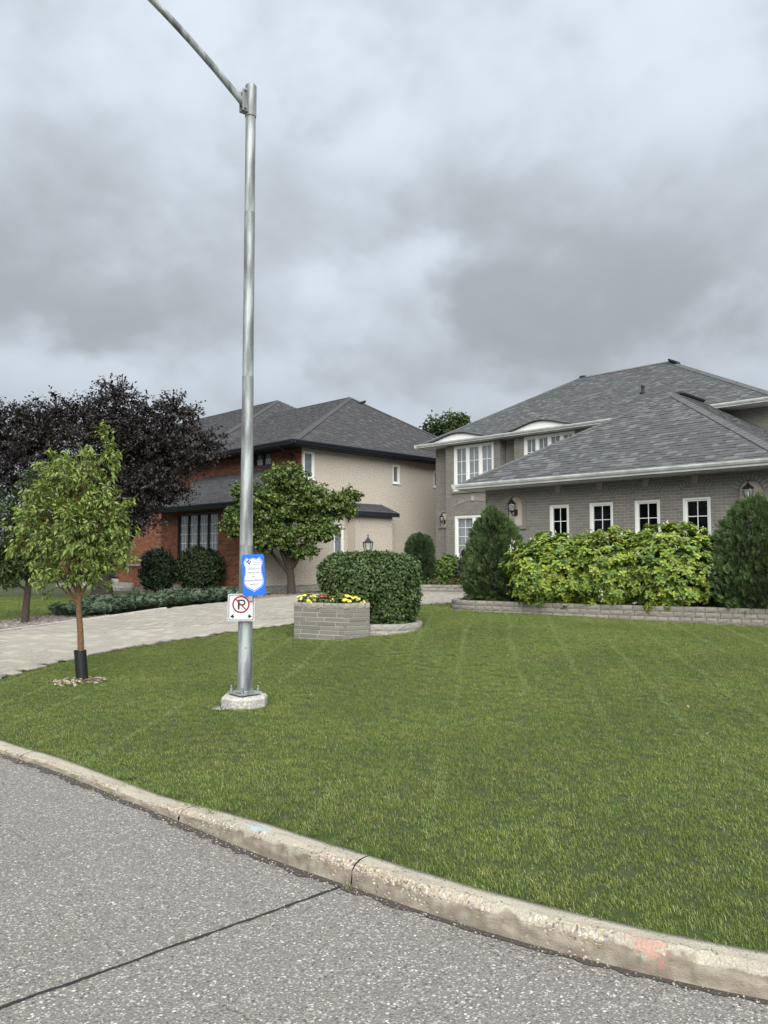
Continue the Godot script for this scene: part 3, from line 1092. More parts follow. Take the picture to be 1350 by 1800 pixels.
func make_right_house() -> void:
	HA = 16.4; HB = 12.57; HY = 0.6
	var h := thing("grey_brick_house", "two storey grey brick house with grey shingled hip roofs and white windows", "house", AB(HA, HB, HY), -PI / 4)
	var fr := h.transform
	var U := Vector3(1, 0, 0); var N := Vector3(0, 0, 1)
	var bricks := []
	var mortar := MB.new()
	var V0 := 0.6
	# garage wing front: b 12.57 .. 5.2, windows and lamp niches
	var gw := 12.57 - 5.25
	var wins := [[10.59, 10.03], [9.48, 8.86], [8.33, 7.72], [7.21, 6.6]]
	var holes := []
	for w in wins:
		holes.append([12.57 - w[0], 12.57 - w[1], 1.5 - V0, 2.98 - V0])
	holes.append([12.57 - 11.83, 12.57 - 11.38, 2.47 - V0, 3.24 - V0, true])
	holes.append([12.57 - 6.02, 12.57 - 5.53, 2.47 - V0, 3.27 - V0, true])
	wall_bricks(bricks, mortar, H(16.4, 12.57, V0), U, N, gw, 3.48 - V0, holes, 1.5)
	var bt := tones_of(8, 0.285, 0.275, 0.243, 0.82, 1.14)
	for w in wins:
		var ww: float = w[0] - w[1]
		window(h, H(16.4, w[0], 1.5), U, N, ww, 1.48, 1, 2, 4, M.white, M.dark_glass, null, null, 0.055)
		var rad := 0.52
		arch(h, H(16.4, (w[0] + w[1]) / 2, 3.33 - rad), U, N, rad - 0.055, rad + 0.06, asin(0.37 / rad), 11, M.grey_brick, bt)
	for q in [[11.605, 0.45, 3.24], [5.775, 0.49, 3.27]]:
		var hw: float = q[1] / 2
		var poly := [Vector2(-hw, 2.47), Vector2(hw, 2.47)]
		for i in 13:
			var an := PI * i / 12
			poly.append(Vector2(cos(an) * hw, q[2] - hw + sin(an) * hw))
		var nb := MB.new()
		nb.prism(poly, Vector3(HB - q[0], -HY, 0) - N * 0.06, U, Vector3.UP, N * 0.02)
		part("niche_panel", nb.mesh(), M.niche, h)
		arch(h, H(16.4, q[0], q[2] - hw), U, N, hw + 0.005, hw + 0.115, PI * 0.47, 11, M.grey_brick, bt, false)
		var sb := MB.new()
		plate(sb, H(16.4, q[0], 0), U, N, -hw - 0.12, hw + 0.12, 2.40, 2.47, -0.05, 0.045, bt[3])
		part("niche_sill", sb.mesh(), M.grey_brick, h)
		var pb := MB.new()
		plate(pb, H(16.4, q[0], 0), U, N, hw + 0.0, hw + 0.11, 2.47, q[2] - hw, -0.05, 0.013, bt[5])
		part("niche_jamb", pb.mesh(), M.grey_brick, h)
	wall_bricks(bricks, mortar, H(16.4, 5.25, V0), Vector3(0, 0, -1), U, 6.2, 3.48 - V0, [], 9.0)
	# dark core behind the brick so that no light passes through the house
	box_part("garage_core", h, H(16.62, 12.3, 0.4), H(23.4, 5.4, 3.45), M.navy)
	# main block: recessed plane a 22.85, two bays at 22.5
	var main_top := 5.98
	var holes2 := [[19.96 - 19.72, 19.96 - 19.33, 2.85 - V0, 3.42 - V0, true]]
	wall_bricks(bricks, mortar, H(22.85, 19.96, V0), U, N, 19.96 - 19.14, main_top - V0, holes2, 0.6)
	wall_bricks(bricks, mortar, H(22.85, 16.57, V0), U, N, 16.57 - 15.95, main_top - V0, [], 3.0)
	wall_bricks(bricks, mortar, H(22.85, 12.6, 4.6), U, N, 12.6 - 7.4, main_top - 4.6, [], 0.9)
	var holes3 := [[19.14 - 18.75, 19.14 - 16.86, 4.2 - V0, 5.9 - V0], [19.14 - 18.72, 19.14 - 16.9, 1.66 - V0, 3.24 - V0]]
	wall_bricks(bricks, mortar, H(22.5, 19.14, V0), U, N, 19.14 - 16.57, main_top - V0, holes3, 0.9)
	wall_bricks(bricks, mortar, H(22.5, 15.95, 3.2), U, N, 15.95 - 12.6, main_top - 3.2, [[15.95 - 15.54, 15.95 - 13.5, 4.35 - 3.2, 5.9 - 3.2]], 1.5)
	wall_bricks(bricks, mortar, H(22.85, 7.4, 3.4), Vector3(0, 0, -1), U, 8.3, main_top - 3.4, [], 9.0)
	# returns of the bays that face the lane between the houses
	wall_bricks(bricks, mortar, H(22.5, 16.57, V0), Vector3(0, 0, -1), U, 0.35, main_top - V0, [], 3.0)
	wall_bricks(bricks, mortar, H(22.5, 12.6, 4.6), Vector3(0, 0, -1), U, 0.35, main_top - 4.6, [], 9.0)
	window(h, H(22.5, 18.75, 4.2), U, N, 1.89, 1.7, 3, 2, 3, M.white, M.glass, M.blind, null, 0.085)
	window(h, H(22.5, 18.72, 1.66), U, N, 1.82, 1.58, 2, 2, 4, M.white, M.glass, M.blind, null, 0.09)
	window(h, H(22.5, 15.54, 4.35), U, N, 2.04, 1.55, 4, 2, 3, M.white, M.glass, M.curtain_dark, null, 0.075)
	# segmental arch over the lower bay window
	var r2 := 2.2
	arch(h, H(22.5, 17.81, 3.82 - r2), U, N, r2 - 0.05, r2 + 0.06, asin(0.98 / r2), 25, M.grey_brick, bt)
	var sl := MB.new()
	plate(sl, H(22.5, 18.75, 0), U, N, -0.05, 1.95, 4.08, 4.165, -0.02, 0.05, bt[2])
	part("brick_sill", sl.mesh(), M.grey_brick, h)
	# niche on the recessed wall
	var npoly := [Vector2(-0.195, 2.85), Vector2(0.195, 2.85)]
	for i in 13:
		npoly.append(Vector2(cos(PI * i / 12) * 0.195, 3.225 + sin(PI * i / 12) * 0.195))
	var nb2 := MB.new()
	nb2.prism(npoly, H(22.85, 19.525, HY) - Vector3(0, HY, 0) - N * 0.06, U, Vector3.UP, N * 0.02)
	part("niche_panel", nb2.mesh(), M.niche, h)
	arch(h, H(22.85, 19.525, 3.225), U, N, 0.2, 0.29, PI * 0.47, 9, M.grey_brick, bt, false)
	var sb2 := MB.new()
	plate(sb2, H(22.85, 19.525, 0), U, N, -0.27, 0.27, 2.79, 2.85, -0.05, 0.05, bt[1])
	part("niche_sill", sb2.mesh(), M.grey_brick, h)
	box_part("main_core", h, H(23.15, 19.9, 0.3), H(31.2, 7.4, 5.95), M.navy)
	box_part("bay_core", h, H(22.75, 19.1, 0.3), H(23.2, 16.65, 5.95), M.navy)
	box_part("bay_core", h, H(22.75, 15.9, 3.0), H(23.2, 12.65, 5.95), M.navy)
	# hidden side walls in plain brick tone
	box_part("side_wall", h, H(16.41, 12.57, 0.3), H(22.8, 12.32, 3.47), M.mortar)
	box_part("side_wall", h, H(16.43, 5.42, 0.3), H(22.8, 5.28, 3.47), M.mortar)
	box_part("side_wall", h, H(22.87, 19.96, 0.3), H(31.2, 19.92, 5.97), M.mortar)
	box_part("side_wall", h, H(22.9, 7.46, 0.3), H(31.2, 7.43, 5.97), M.mortar)
	part("mortar", mortar.mesh(), M.mortar, h)
	flush(bricks, h, "brick", "brickwork", bt, M.grey_brick, 0.06, 0.016, 0.003, fr)
	# roofs
	var sh := []
	var under := MB.new()
	var ge := 15.85; var gy := 3.60
	var ap := H(19.95, 8.95, 6.07)
	var gl := H(ge, 13.06, gy); var gr := H(ge, 4.84, gy)
	roof_face(sh, under, [gl, gr, ap], 11, 0.2)
	roof_face(sh, under, [gr, H(23.0, 4.84, gy), H(23.0, 8.95, 6.07), ap], 11, 0.2)
	roof_face(sh, under, [H(23.0, 13.06, gy), gl, ap, H(23.0, 8.95, 6.07)], 11, 0.2)
	var me := 22.25; var my := 6.06
	var ml := H(me, 20.36, my); var mr := H(me, 7.0, my)
	var k1 := H(26.95, 15.85, 8.80); var k2 := H(26.95, 12.22, 8.80)
	var bl := H(31.7, 20.36, my); var br := H(31.7, 7.0, my)
	roof_face(sh, under, [ml, mr, k2, k1], 11, 0.16)
	roof_face(sh, under, [mr, br, k2], 11, 0.16)
	roof_face(sh, under, [bl, ml, k1], 11, 0.16)
	under.tri(br, bl, k1); under.tri(br, k1, k2)
	var st := tones_of(8, 0.112, 0.117, 0.123, 0.86, 1.12)
	st.append_array(tones_of(3, 0.172, 0.18, 0.186, 0.9, 1.12))
	part("roof_deck", under.mesh(), M.underlay, h)
	var ct := tones_of(4, 0.14, 0.145, 0.15, 0.9, 1.15)
	flush(sh, h, "shingle", "shingles", st, M.shingle, 0.14, 0.012, 0.001, fr)
	var caps := Node3D.new()
	hip_caps(h, gl, ap, M.shingle, ct, Vector3(1, 0, 1), 0.35)
	hip_caps(h, gr, ap, M.shingle, ct, Vector3(1, 0, -1), 0.35)
	hip_caps(h, ap, H(22.7, 8.95, 6.07), M.shingle, ct, Vector3(1, 0, 0), 0.5)
	hip_caps(h, ml, k1, M.shingle, ct, Vector3(1, 0, 1), 0.35)
	hip_caps(h, mr, k2, M.shingle, ct, Vector3(1, 0, -1), 0.35)
	hip_caps(h, k2, k1, M.shingle, ct, Vector3(0, 0, 1), 0.5)
	caps.free()
	# black ridge vents
	var rv := MB.new()
	rv.bevel(H(21.0, 8.95, 6.12), Vector3(0.15, 0, 0), Vector3(0, 0.05, 0), Vector3(0, 0, 0.75), Vector3(0.04, 0.04, 0.04))
	part("ridge_vent", rv.mesh(), M.vent, h)
	var rv2 := MB.new()
	var hd := (mr - k2).normalized()
	rv2.bevel(k2 + hd * 0.45 + Vector3(0, 0.06, 0), Vector3(0, 0, 1).cross(hd).cross(hd).normalized() * 0.13, Vector3(0, 0.05, 0), hd * 0.32, Vector3(0.04, 0.03, 0.04))
	part("ridge_vent", rv2.mesh(), M.vent, h)
	var rv3 := MB.new()
	rv3.bevel(H(26.95, 15.75, 8.82), Vector3(0.13, 0, 0), Vector3(0, 0.05, 0), Vector3(0, 0, 0.1), Vector3(0.03, 0.03, 0.03))
	part("ridge_vent", rv3.mesh(), M.vent, h)
	# plumbing vent with its boot
	var pv := MB.new()
	pv.lathe(H(24.1, 11.85, 7.1), [[0.0, 0.0], [0.10, 0.0], [0.09, 0.08], [0.05, 0.12], [0.05, 0.26], [0.065, 0.26], [0.065, 0.31], [0.0, 0.32]], 12)
	part("vent_pipe", pv.mesh(true), M.vent, h)
	# soffits, fascia and gutters
	box_part("soffit", h, H(ge + 0.01, 13.03, 3.46), H(16.44, 4.87, 3.49), M.white)
	box_part("soffit", h, H(16.44, 13.03, 3.46), H(22.4, 12.55, 3.49), M.white)
	box_part("fascia", h, H(ge + 0.005, 13.05, 3.45), H(ge + 0.03, 4.85, 3.585), M.gutter)
	box_part("fascia", h, H(ge + 0.03, 13.05, 3.45), H(22.4, 13.03, 3.585), M.gutter)
	gutter(h, H(ge, 13.18, 3.60), H(ge, 4.80, 3.60), N, M.gutter)
	gutter(h, H(22.2, 13.06, 3.60), H(ge - 0.125, 13.06, 3.60), Vector3(-1, 0, 0), M.gutter)
	box_part("soffit", h, H(me + 0.01, 20.33, 5.94), H(23.0, 7.03, 5.97), M.white)
	box_part("soffit", h, H(23.0, 20.33, 5.94), H(31.4, 19.9, 5.97), M.white)
	box_part("fascia", h, H(me + 0.005, 20.35, 5.93), H(me + 0.03, 7.02, 6.05), M.gutter)
	box_part("fascia", h, H(me + 0.03, 20.35, 5.93), H(31.4, 20.33, 6.05), M.gutter)
	gutter(h, H(me, 20.46, 6.06), H(me, 6.9, 6.06), N, M.gutter, 0.115, 0.115)
	gutter(h, H(31.4, 20.36, 6.06), H(me - 0.11, 20.36, 6.06), Vector3(-1, 0, 0), M.gutter, 0.115, 0.115)
	# eyebrow arches in the eave above the two bays
	for e in [[18.35, 1.6, 0.26], [14.7, 1.5, 0.27]]:
		var hw: float = e[1]; var hh: float = e[2]
		var pts := []
		for i in 25:
			var t := -1.0 + i / 12.0
			pts.append(Vector2(t * hw, hh * pow(cos(t * PI / 2), 2.0)))
		var pl := pts.duplicate()
		pl.append(Vector2(hw, -0.03)); pl.append(Vector2(-hw, -0.03))
		var eb := MB.new()
		eb.prism(pl, H(me - 0.02, e[0], my), U, Vector3.UP, -N * 0.04)
		part("eyebrow_panel", eb.mesh(), M.white, h)
		var rb := MB.new()
		var ledge := MB.new()
		for i in 24:
			var a: Vector2 = pts[i]; var b: Vector2 = pts[i + 1]
			var da := (a.y + 0.05) / 0.583; var db := (b.y + 0.05) / 0.583
			var o := H(me, e[0], my + 0.035)
			var A := o + U * a.x + Vector3(0, a.y, 0) + N * 0.09; var B := o + U * b.x + Vector3(0, b.y, 0) + N * 0.09
			var ts: Color = st[rng.randi_range(0, 7)]
			rb.quad(A, A - N * (da + 0.2) + Vector3(0, 0.06, 0), B - N * (db + 0.2) + Vector3(0, 0.06, 0), B, ts)
			ledge.quad(A, B, B - Vector3(0, 0.03, 0), A - Vector3(0, 0.03, 0))
			ledge.quad(A - Vector3(0, 0.03, 0), B - Vector3(0, 0.03, 0), B - Vector3(0, 0.03, 0) - N * 0.09, A - Vector3(0, 0.03, 0) - N * 0.09)
		part("eyebrow_roof", rb.mesh(), M.shingle, h)
		part("eyebrow_edge", ledge.mesh(), M.vent, h)

# ------------------------------------------------------------------ the red-brick and stucco house
func make_left_house() -> void:
	HA = 15.5; HB = 22.0; HY = 0.38
	var h := thing("red_brick_house", "two storey house with red brick front, beige stucco side and dark shingled roof", "house", AB(HA, HB, HY), -PI / 4)
	var fr := h.transform
	var U := Vector3(1, 0, 0); var N := Vector3(0, 0, 1)
	var B := Vector3(0, 0, -1)   # along the stucco side, going back
	var bricks := []
	var mortar := MB.new()
	# lower front, a 15.5, b 22 .. 28.2
	var w0 := 28.2
	wall_bricks(bricks, mortar, H(15.5, w0, 0.66), U, N, w0 - 22.0, 2.86, [[w0 - 26.9, w0 - 24.05, 1.75 - 0.66, 3.34 - 0.66]], 0.3)
	# recessed entry wall beside it
	wall_bricks(bricks, mortar, H(17.76, 44.0, 0.66), U, N, 44.0 - 28.2, 2.86, [[6.2, 7.2, 0.0, 2.1]], 9.0)
	# upper front, a 17.76
	wall_bricks(bricks, mortar, H(17.76, 44.0, 3.4), U, N, 44.0 - 22.0, 2.42, [[44 - 25.05, 44 - 23.92, 1.80, 2.36]], 1.2)
	# corner return of brick on the stucco side
	window(h, H(15.5, 26.9, 1.75), U, N, 2.85, 1.59, 4, 3, 4, M.navy, M.glass, M.curtain_dark, M.white, 0.06)
	window(h, H(17.76, 25.05, 5.2), U, N, 1.13, 0.56, 2, 3, 2, M.navy, M.glass, M.curtain_dark, M.white, 0.05)
	var door := MB.new()
	plate(door, H(17.76, 44.0, 0.66), U, N, 6.2, 7.2, 0, 2.1, -0.12, -0.05)
	part("door", door.mesh(), M.navy, h)
	var rt := tones_of(8, 0.34, 0.118, 0.056, 0.75, 1.12)
	rt[2] = lin(0.16, 0.07, 0.045)
	rt[5] = lin(0.38, 0.16, 0.085)
	part("mortar", mortar.mesh(), M.red_mortar, h)
	flush(bricks, h, "brick", "brickwork", rt, M.red_brick, 0.06, 0.016, 0.003, fr)
	# stucco side b 22: lower storey from a 15.5, upper storey from a 17.76
	var holes := [[17.80, 18.32, 4.55, 5.6], [19.30, 19.80, 1.0, 2.86], [22.5, 22.92, 4.70, 5.48], [25.05, 25.5, 4.7, 5.42]]
	stucco_wall(h, 15.52, 17.72, 0.66, 3.55, [])
	stucco_wall(h, 17.72, 29.0, 0.66, 5.84, holes)
	var hb := [M.curtain_dark, M.curtain_dark, M.curtain_dark, M.curtain_dark]
	for i in 4:
		var q: Array = holes[i]
		window(h, H(q[0], 22.0, q[2]) + U * 0.03, B, U, q[1] - q[0], q[3] - q[2], 1, 1, 1, M.white, M.glass, hb[i], null, 0.05)
	# bump-out with its small roof
	box_part("bump_out", h, H(20.0, 22.0, 0.66), H(22.03, 21.55, 3.38), M.stucco)
	var under := MB.new()
	var sh := []
	var e0 := H(19.8, 21.35, 3.42); var e1 := H(22.2, 21.35, 3.42)
	roof_face(sh, under, [e0, e1, H(21.8, 21.98, 3.78), H(20.2, 21.98, 3.78)], 11, 0.1)
	box_part("fascia", h, H(19.78, 21.33, 3.26), H(22.22, 21.36, 3.42), M.navy)
	box_part("fascia", h, H(19.78, 21.36, 3.26), H(19.81, 21.98, 3.42), M.navy)
	box_part("soffit", h, H(19.81, 21.36, 3.33), H(22.2, 21.98, 3.36), M.navy)
	# foundation
	box_part("foundation", h, H(15.53, 22.0 + 0.02, -0.2), H(29.0, 28.0, 0.66), M.concrete)
	# cores that keep the rooms dark
	box_part("lower_core", h, H(15.8, 22.3, 0.3), H(17.7, 28.1, 3.5), M.navy)
	box_part("main_core", h, H(18.1, 22.4, 0.3), H(29.0, 43.8, 5.85), M.navy)
	box_part("side_wall", h, H(15.53, 28.2, 0.3), H(17.7, 28.12, 3.5), M.red_mortar)
	# roofs
	var ey := 5.86; var ea := 16.95; var eb := 21.5
	var k1 := H(23.2, 25.4, 8.87)
	var c0 := H(ea, eb, ey)
	roof_face(sh, under, [H(ea, 44.5, ey), c0, k1, H(23.2, 44.5, 8.87)], 11, 0.08)
	roof_face(sh, under, [c0, H(29.6, eb, ey), k1], 11, 0.08)
	under.tri(H(29.6, eb, ey), H(29.6, 44.5, ey), k1); under.tri(H(29.6, 44.5, ey), H(23.2, 44.5, 8.87), k1)
	# taller roof behind
	var q1 := H(24.6, 32.6, 9.98)
	roof_face(sh, under, [H(ea + 0.3, 44.0, 6.4), H(ea + 0.3, 27.4, 6.4), q1, H(24.6, 44.0, 9.98)], 11, 0.08)
	roof_face(sh, under, [H(ea + 0.3, 27.4, 6.4), H(32.0, 27.4, 6.4), q1], 11, 0.08)
	# lower front roof
	var le := H(15.0, 21.6, 3.58)
	roof_face(sh, under, [H(15.0, 28.7, 3.58), le, H(17.76, 24.0, 5.08), H(17.76, 28.7, 5.08)], 11, 0.08)
	roof_face(sh, under, [le, H(17.76, 21.6, 3.58), H(17.76, 24.0, 5.08)], 11, 0.08)
	part("roof_deck", under.mesh(), M.underlay, h)
	var st := tones_of(8, 0.072, 0.074, 0.078, 0.75, 1.2)
	st.append_array(tones_of(3, 0.118, 0.118, 0.118, 0.9, 1.12))
	var ct := tones_of(4, 0.095, 0.097, 0.10, 0.9, 1.2)
	flush(sh, h, "shingle", "shingles", st, M.shingle, 0.14, 0.012, 0.001, fr)
	hip_caps(h, c0, k1, M.shingle, ct, Vector3(1, 0, -1), 0.35)
	hip_caps(h, H(29.6, eb, ey), k1, M.shingle, ct, Vector3(1, 0, 1), 0.35)
	hip_caps(h, H(ea + 0.3, 27.4, 6.4), q1, M.shingle, ct, Vector3(1, 0, -1), 0.35)
	hip_caps(h, k1, H(23.2, 31.0, 8.87), M.shingle, ct, Vector3(0, 0, 1), 0.45)
	hip_caps(h, le, H(17.76, 24.0, 5.08), M.shingle, ct, Vector3(1, 0, -1), 0.3)
	var rv := MB.new()
	rv.bevel(H(23.55, 25.05, 8.62), Vector3(0.09, 0, 0), Vector3(0, 0.06, 0), Vector3(0, -0.1, 0.28), Vector3(0.03, 0.03, 0.03))
	part("roof_vent", rv.mesh(), M.vent, h)
	# navy eaves
	box_part("soffit", h, H(ea + 0.01, 44.4, 5.70), H(17.8, 21.53, 5.73), M.navy)
	box_part("soffit", h, H(17.8, 22.05, 5.70), H(29.5, 21.53, 5.73), M.navy)
	box_part("fascia", h, H(ea, 44.4, 5.69), H(ea + 0.03, 21.5, 5.85), M.navy)
	box_part("fascia", h, H(ea + 0.03, 21.5, 5.69), H(29.6, 21.53, 5.85), M.navy)
	gutter(h, H(ea, 44.5, ey), H(ea, eb - 0.12, ey), N, M.navy, 0.12, 0.13)
	gutter(h, H(ea - 0.12, eb, ey), H(29.6, eb, ey), U, M.navy, 0.12, 0.13)
	box_part("soffit", h, H(15.02, 28.6, 3.42), H(15.55, 21.63, 3.45), M.navy)
	box_part("fascia", h, H(15.0, 28.6, 3.40), H(15.03, 21.6, 3.57), M.navy)
	gutter(h, H(15.0, 28.7, 3.58), H(15.0, 21.5, 3.58), N, M.navy, 0.12, 0.13)
	# downspout at the brick corner: elbow from the gutter, then down
	var ds := MB.new()
	var dz := H(17.76, 22.35, 0)
	ds.tube([H(ea - 0.05, 22.35, 5.72), H(ea + 0.1, 22.35, 5.62), H(17.6, 22.35, 5.42), H(17.68, 22.35, 5.3), H(17.68, 22.35, 4.5), H(17.5, 22.35, 4.35)], [0.045, 0.045, 0.045, 0.045, 0.045, 0.045], 8, Color.WHITE, true)
	part("downspout", ds.mesh(true), M.navy, h)
	# porch: low brick wall, post and concrete steps
	var pw := []
	var pm := MB.new()
	wall_bricks(pw, pm, H(15.3, 31.4, 0.5), U, N, 1.9, 0.8, [], 0.0)
	wall_bricks(pw, pm, H(15.35, 29.5, 0.5), U, N, 0.45, 1.35, [], 0.0)
	part("porch_mortar", pm.mesh(), M.red_mortar, h)
	box_part("porch_core", h, H(15.33, 31.35, 0.2), H(15.6, 29.1, 1.28), M.red_mortar)
	box_part("porch_cap", h, H(15.25, 31.45, 1.30), H(15.65, 29.5, 1.36), M.concrete)
	var pmb := MB.new()
	for it in pw:
		var t: Transform3D = it[0]
		pmb.box(t.origin, t.basis.x * 0.5, t.basis.y * 0.008, t.basis.z * 0.5, rt[it[1]])
	part("porch_brickwork", pmb.mesh(), M.red_brick, h).set_meta("kind", "stuff")
	box_part("step", h, H(14.7, 36.5, 0.0), H(16.2, 30.0, 0.42), M.concrete)
	box_part("step", h, H(15.2, 36.5, 0.0), H(17.6, 30.0, 0.60), M.concrete)

func stucco_wall(h: Node3D, a0: float, a1: float, y0: float, y1: float, holes: Array) -> void:
	# wall on the plane b = 22 with window openings cut in it
	var xs := [a0, a1]; var ys := [y0, y1]
	for q in holes:
		xs.append(q[0]); xs.append(q[1]); ys.append(q[2]); ys.append(q[3])
	xs.sort(); ys.sort()
	var mb := MB.new()
	for i in xs.size() - 1:
		for j in ys.size() - 1:
			var cx: float = (xs[i] + xs[i + 1]) / 2; var cy: float = (ys[j] + ys[j + 1]) / 2
			if xs[i + 1] - xs[i] < 0.001 or ys[j + 1] - ys[j] < 0.001:
				continue
			var open := false
			for q in holes:
				if cx > q[0] and cx < q[1] and cy > q[2] and cy < q[3]:
					open = true
			if not open:
				mb.quad(H(xs[i], 22.0, ys[j]), H(xs[i], 22.0, ys[j + 1]), H(xs[i + 1], 22.0, ys[j + 1]), H(xs[i + 1], 22.0, ys[j]))
	for q in holes:
		for e in [[q[0], q[2], q[1], q[2]], [q[0], q[3], q[1], q[3]], [q[0], q[2], q[0], q[3]], [q[1], q[2], q[1], q[3]]]:
			mb.quad(H(e[0], 22.0, e[1]), H(e[2], 22.0, e[3]), H(e[2], 22.2, e[3]), H(e[0], 22.2, e[1]))
	part("stucco_wall", mb.mesh(), M.stucco, h)

# ------------------------------------------------------------------ low walls and planter
func rough_block(sd: int, col: Color) -> ArrayMesh:
	# unit block 1 x 1 x 1, split-faced front at +z, top at +y
	var r := RandomNumberGenerator.new()
	r.seed = sd
	var mb := MB.new()
	var g := []
	for j in 4:
		var row := []
		for i in 5:
			var e: bool = i == 0 or i == 4 or j == 0 or j == 3
			row.append(Vector3(-0.5 + i / 4.0, -0.5 + j / 3.0, 0.5 - (r.randf_range(0.05, 0.09) if e else r.randf_range(-0.02, 0.05))))
		g.append(row)
	for j in 3:
		for i in 4:
			mb.quad(g[j][i], g[j + 1][i], g[j + 1][i + 1], g[j][i + 1], col)
	for i in 4:
		mb.quad(g[3][i], Vector3(-0.5 + i / 4.0, 0.5, -0.5), Vector3(-0.25 + i / 4.0, 0.5, -0.5), g[3][i + 1], col)
	mb.quad(g[0][0], Vector3(-0.5, -0.5, -0.5), Vector3(-0.5, 0.5, -0.5), g[3][0], col)
	mb.quad(g[0][4], g[3][4], Vector3(0.5, 0.5, -0.5), Vector3(0.5, -0.5, -0.5), col)
	mb.quad(Vector3(-0.5, -0.5, -0.5), Vector3(0.5, -0.5, -0.5), Vector3(0.5, 0.5, -0.5), Vector3(-0.5, 0.5, -0.5), col)
	return mb.mesh()

func block_course(parent: Node3D, path: Array, y: float, ch: float, L: float, depth: float, meshes: Array, m: Material, shift: float, called := "block", vary := 0.25, ground := true) -> void:
	# path of Vector2(x, d) with the wall's face on the right-hand side when walking it; blocks hang on the ground profile
	var acc := []
	var tot := 0.0
	for i in path.size():
		if i > 0: tot += path[i].distance_to(path[i - 1])
		acc.append(tot)
	var s := -shift * L
	while s < tot:
		var l := L * rf(1 - vary, 1 + vary)
		var s0 := maxf(s, 0); var s1 := minf(s + l, tot)
		s += l
		if s1 - s0 < 0.04:
			continue
		var P := []
		for ss in [s0, s1]:
			for i in range(1, path.size()):
				if ss <= acc[i] + 1e-6:
					P.append(path[i - 1].lerp(path[i], (ss - acc[i - 1]) / (acc[i] - acc[i - 1])))
					break
		if P.size() < 2:
			continue
		var mid: Vector2 = (P[0] + P[1]) / 2
		if ground and y < terr(mid.x, mid.y) - 0.01:
			continue
		var u: Vector2 = P[1] - P[0]
		var X := Vector3(u.x, 0, -u.y).normalized()
		var Z := X.cross(Vector3.UP)
		var pos := Vector3(mid.x, y - ch / 2, -mid.y) - Z * (depth / 2 + rf(0, 0.006)) - parent.position
		part(called, meshes[rng.randi_range(0, meshes.size() - 1)], m, parent, Transform3D(Basis(X * (u.length() - 0.006), Vector3(0, ch - 0.005, 0), Z * depth), pos))

func v2(a: Array) -> Array:
	var out := []
	for p in a: out.append(Vector2(p[0], p[1]))
	return out

func fill_bed(called: String, poly: Array, y: float, m: Material, parent: Node3D) -> void:
	var mb := MB.new()
	var p2 := PackedVector2Array(poly)
	var tr := Geometry2D.triangulate_polygon(p2)
	for i in range(0, tr.size(), 3):
		var q := []
		for j in 3:
			q.append(Vector3(p2[tr[i + j]].x, y, -p2[tr[i + j]].y) - parent.position)
		mb.tri(q[0], q[1], q[2])
	part(called, mb.mesh(), m, parent)

const BED_FRONT := [[1.62, 16.9], [1.42, 16.45], [1.44, 16.05], [1.68, 15.74], [2.1, 15.5], [3.1, 14.98], [4.6, 14.2], [6.6, 13.2], [8.2, 12.4], [10.2, 11.4]]
const PLANTER := [[-1.49, 12.76], [-0.64, 12.33], [-0.23, 12.62], [-0.42, 13.25], [-1.35, 13.42]]
const RING_C := Vector2(0.0, 13.32)

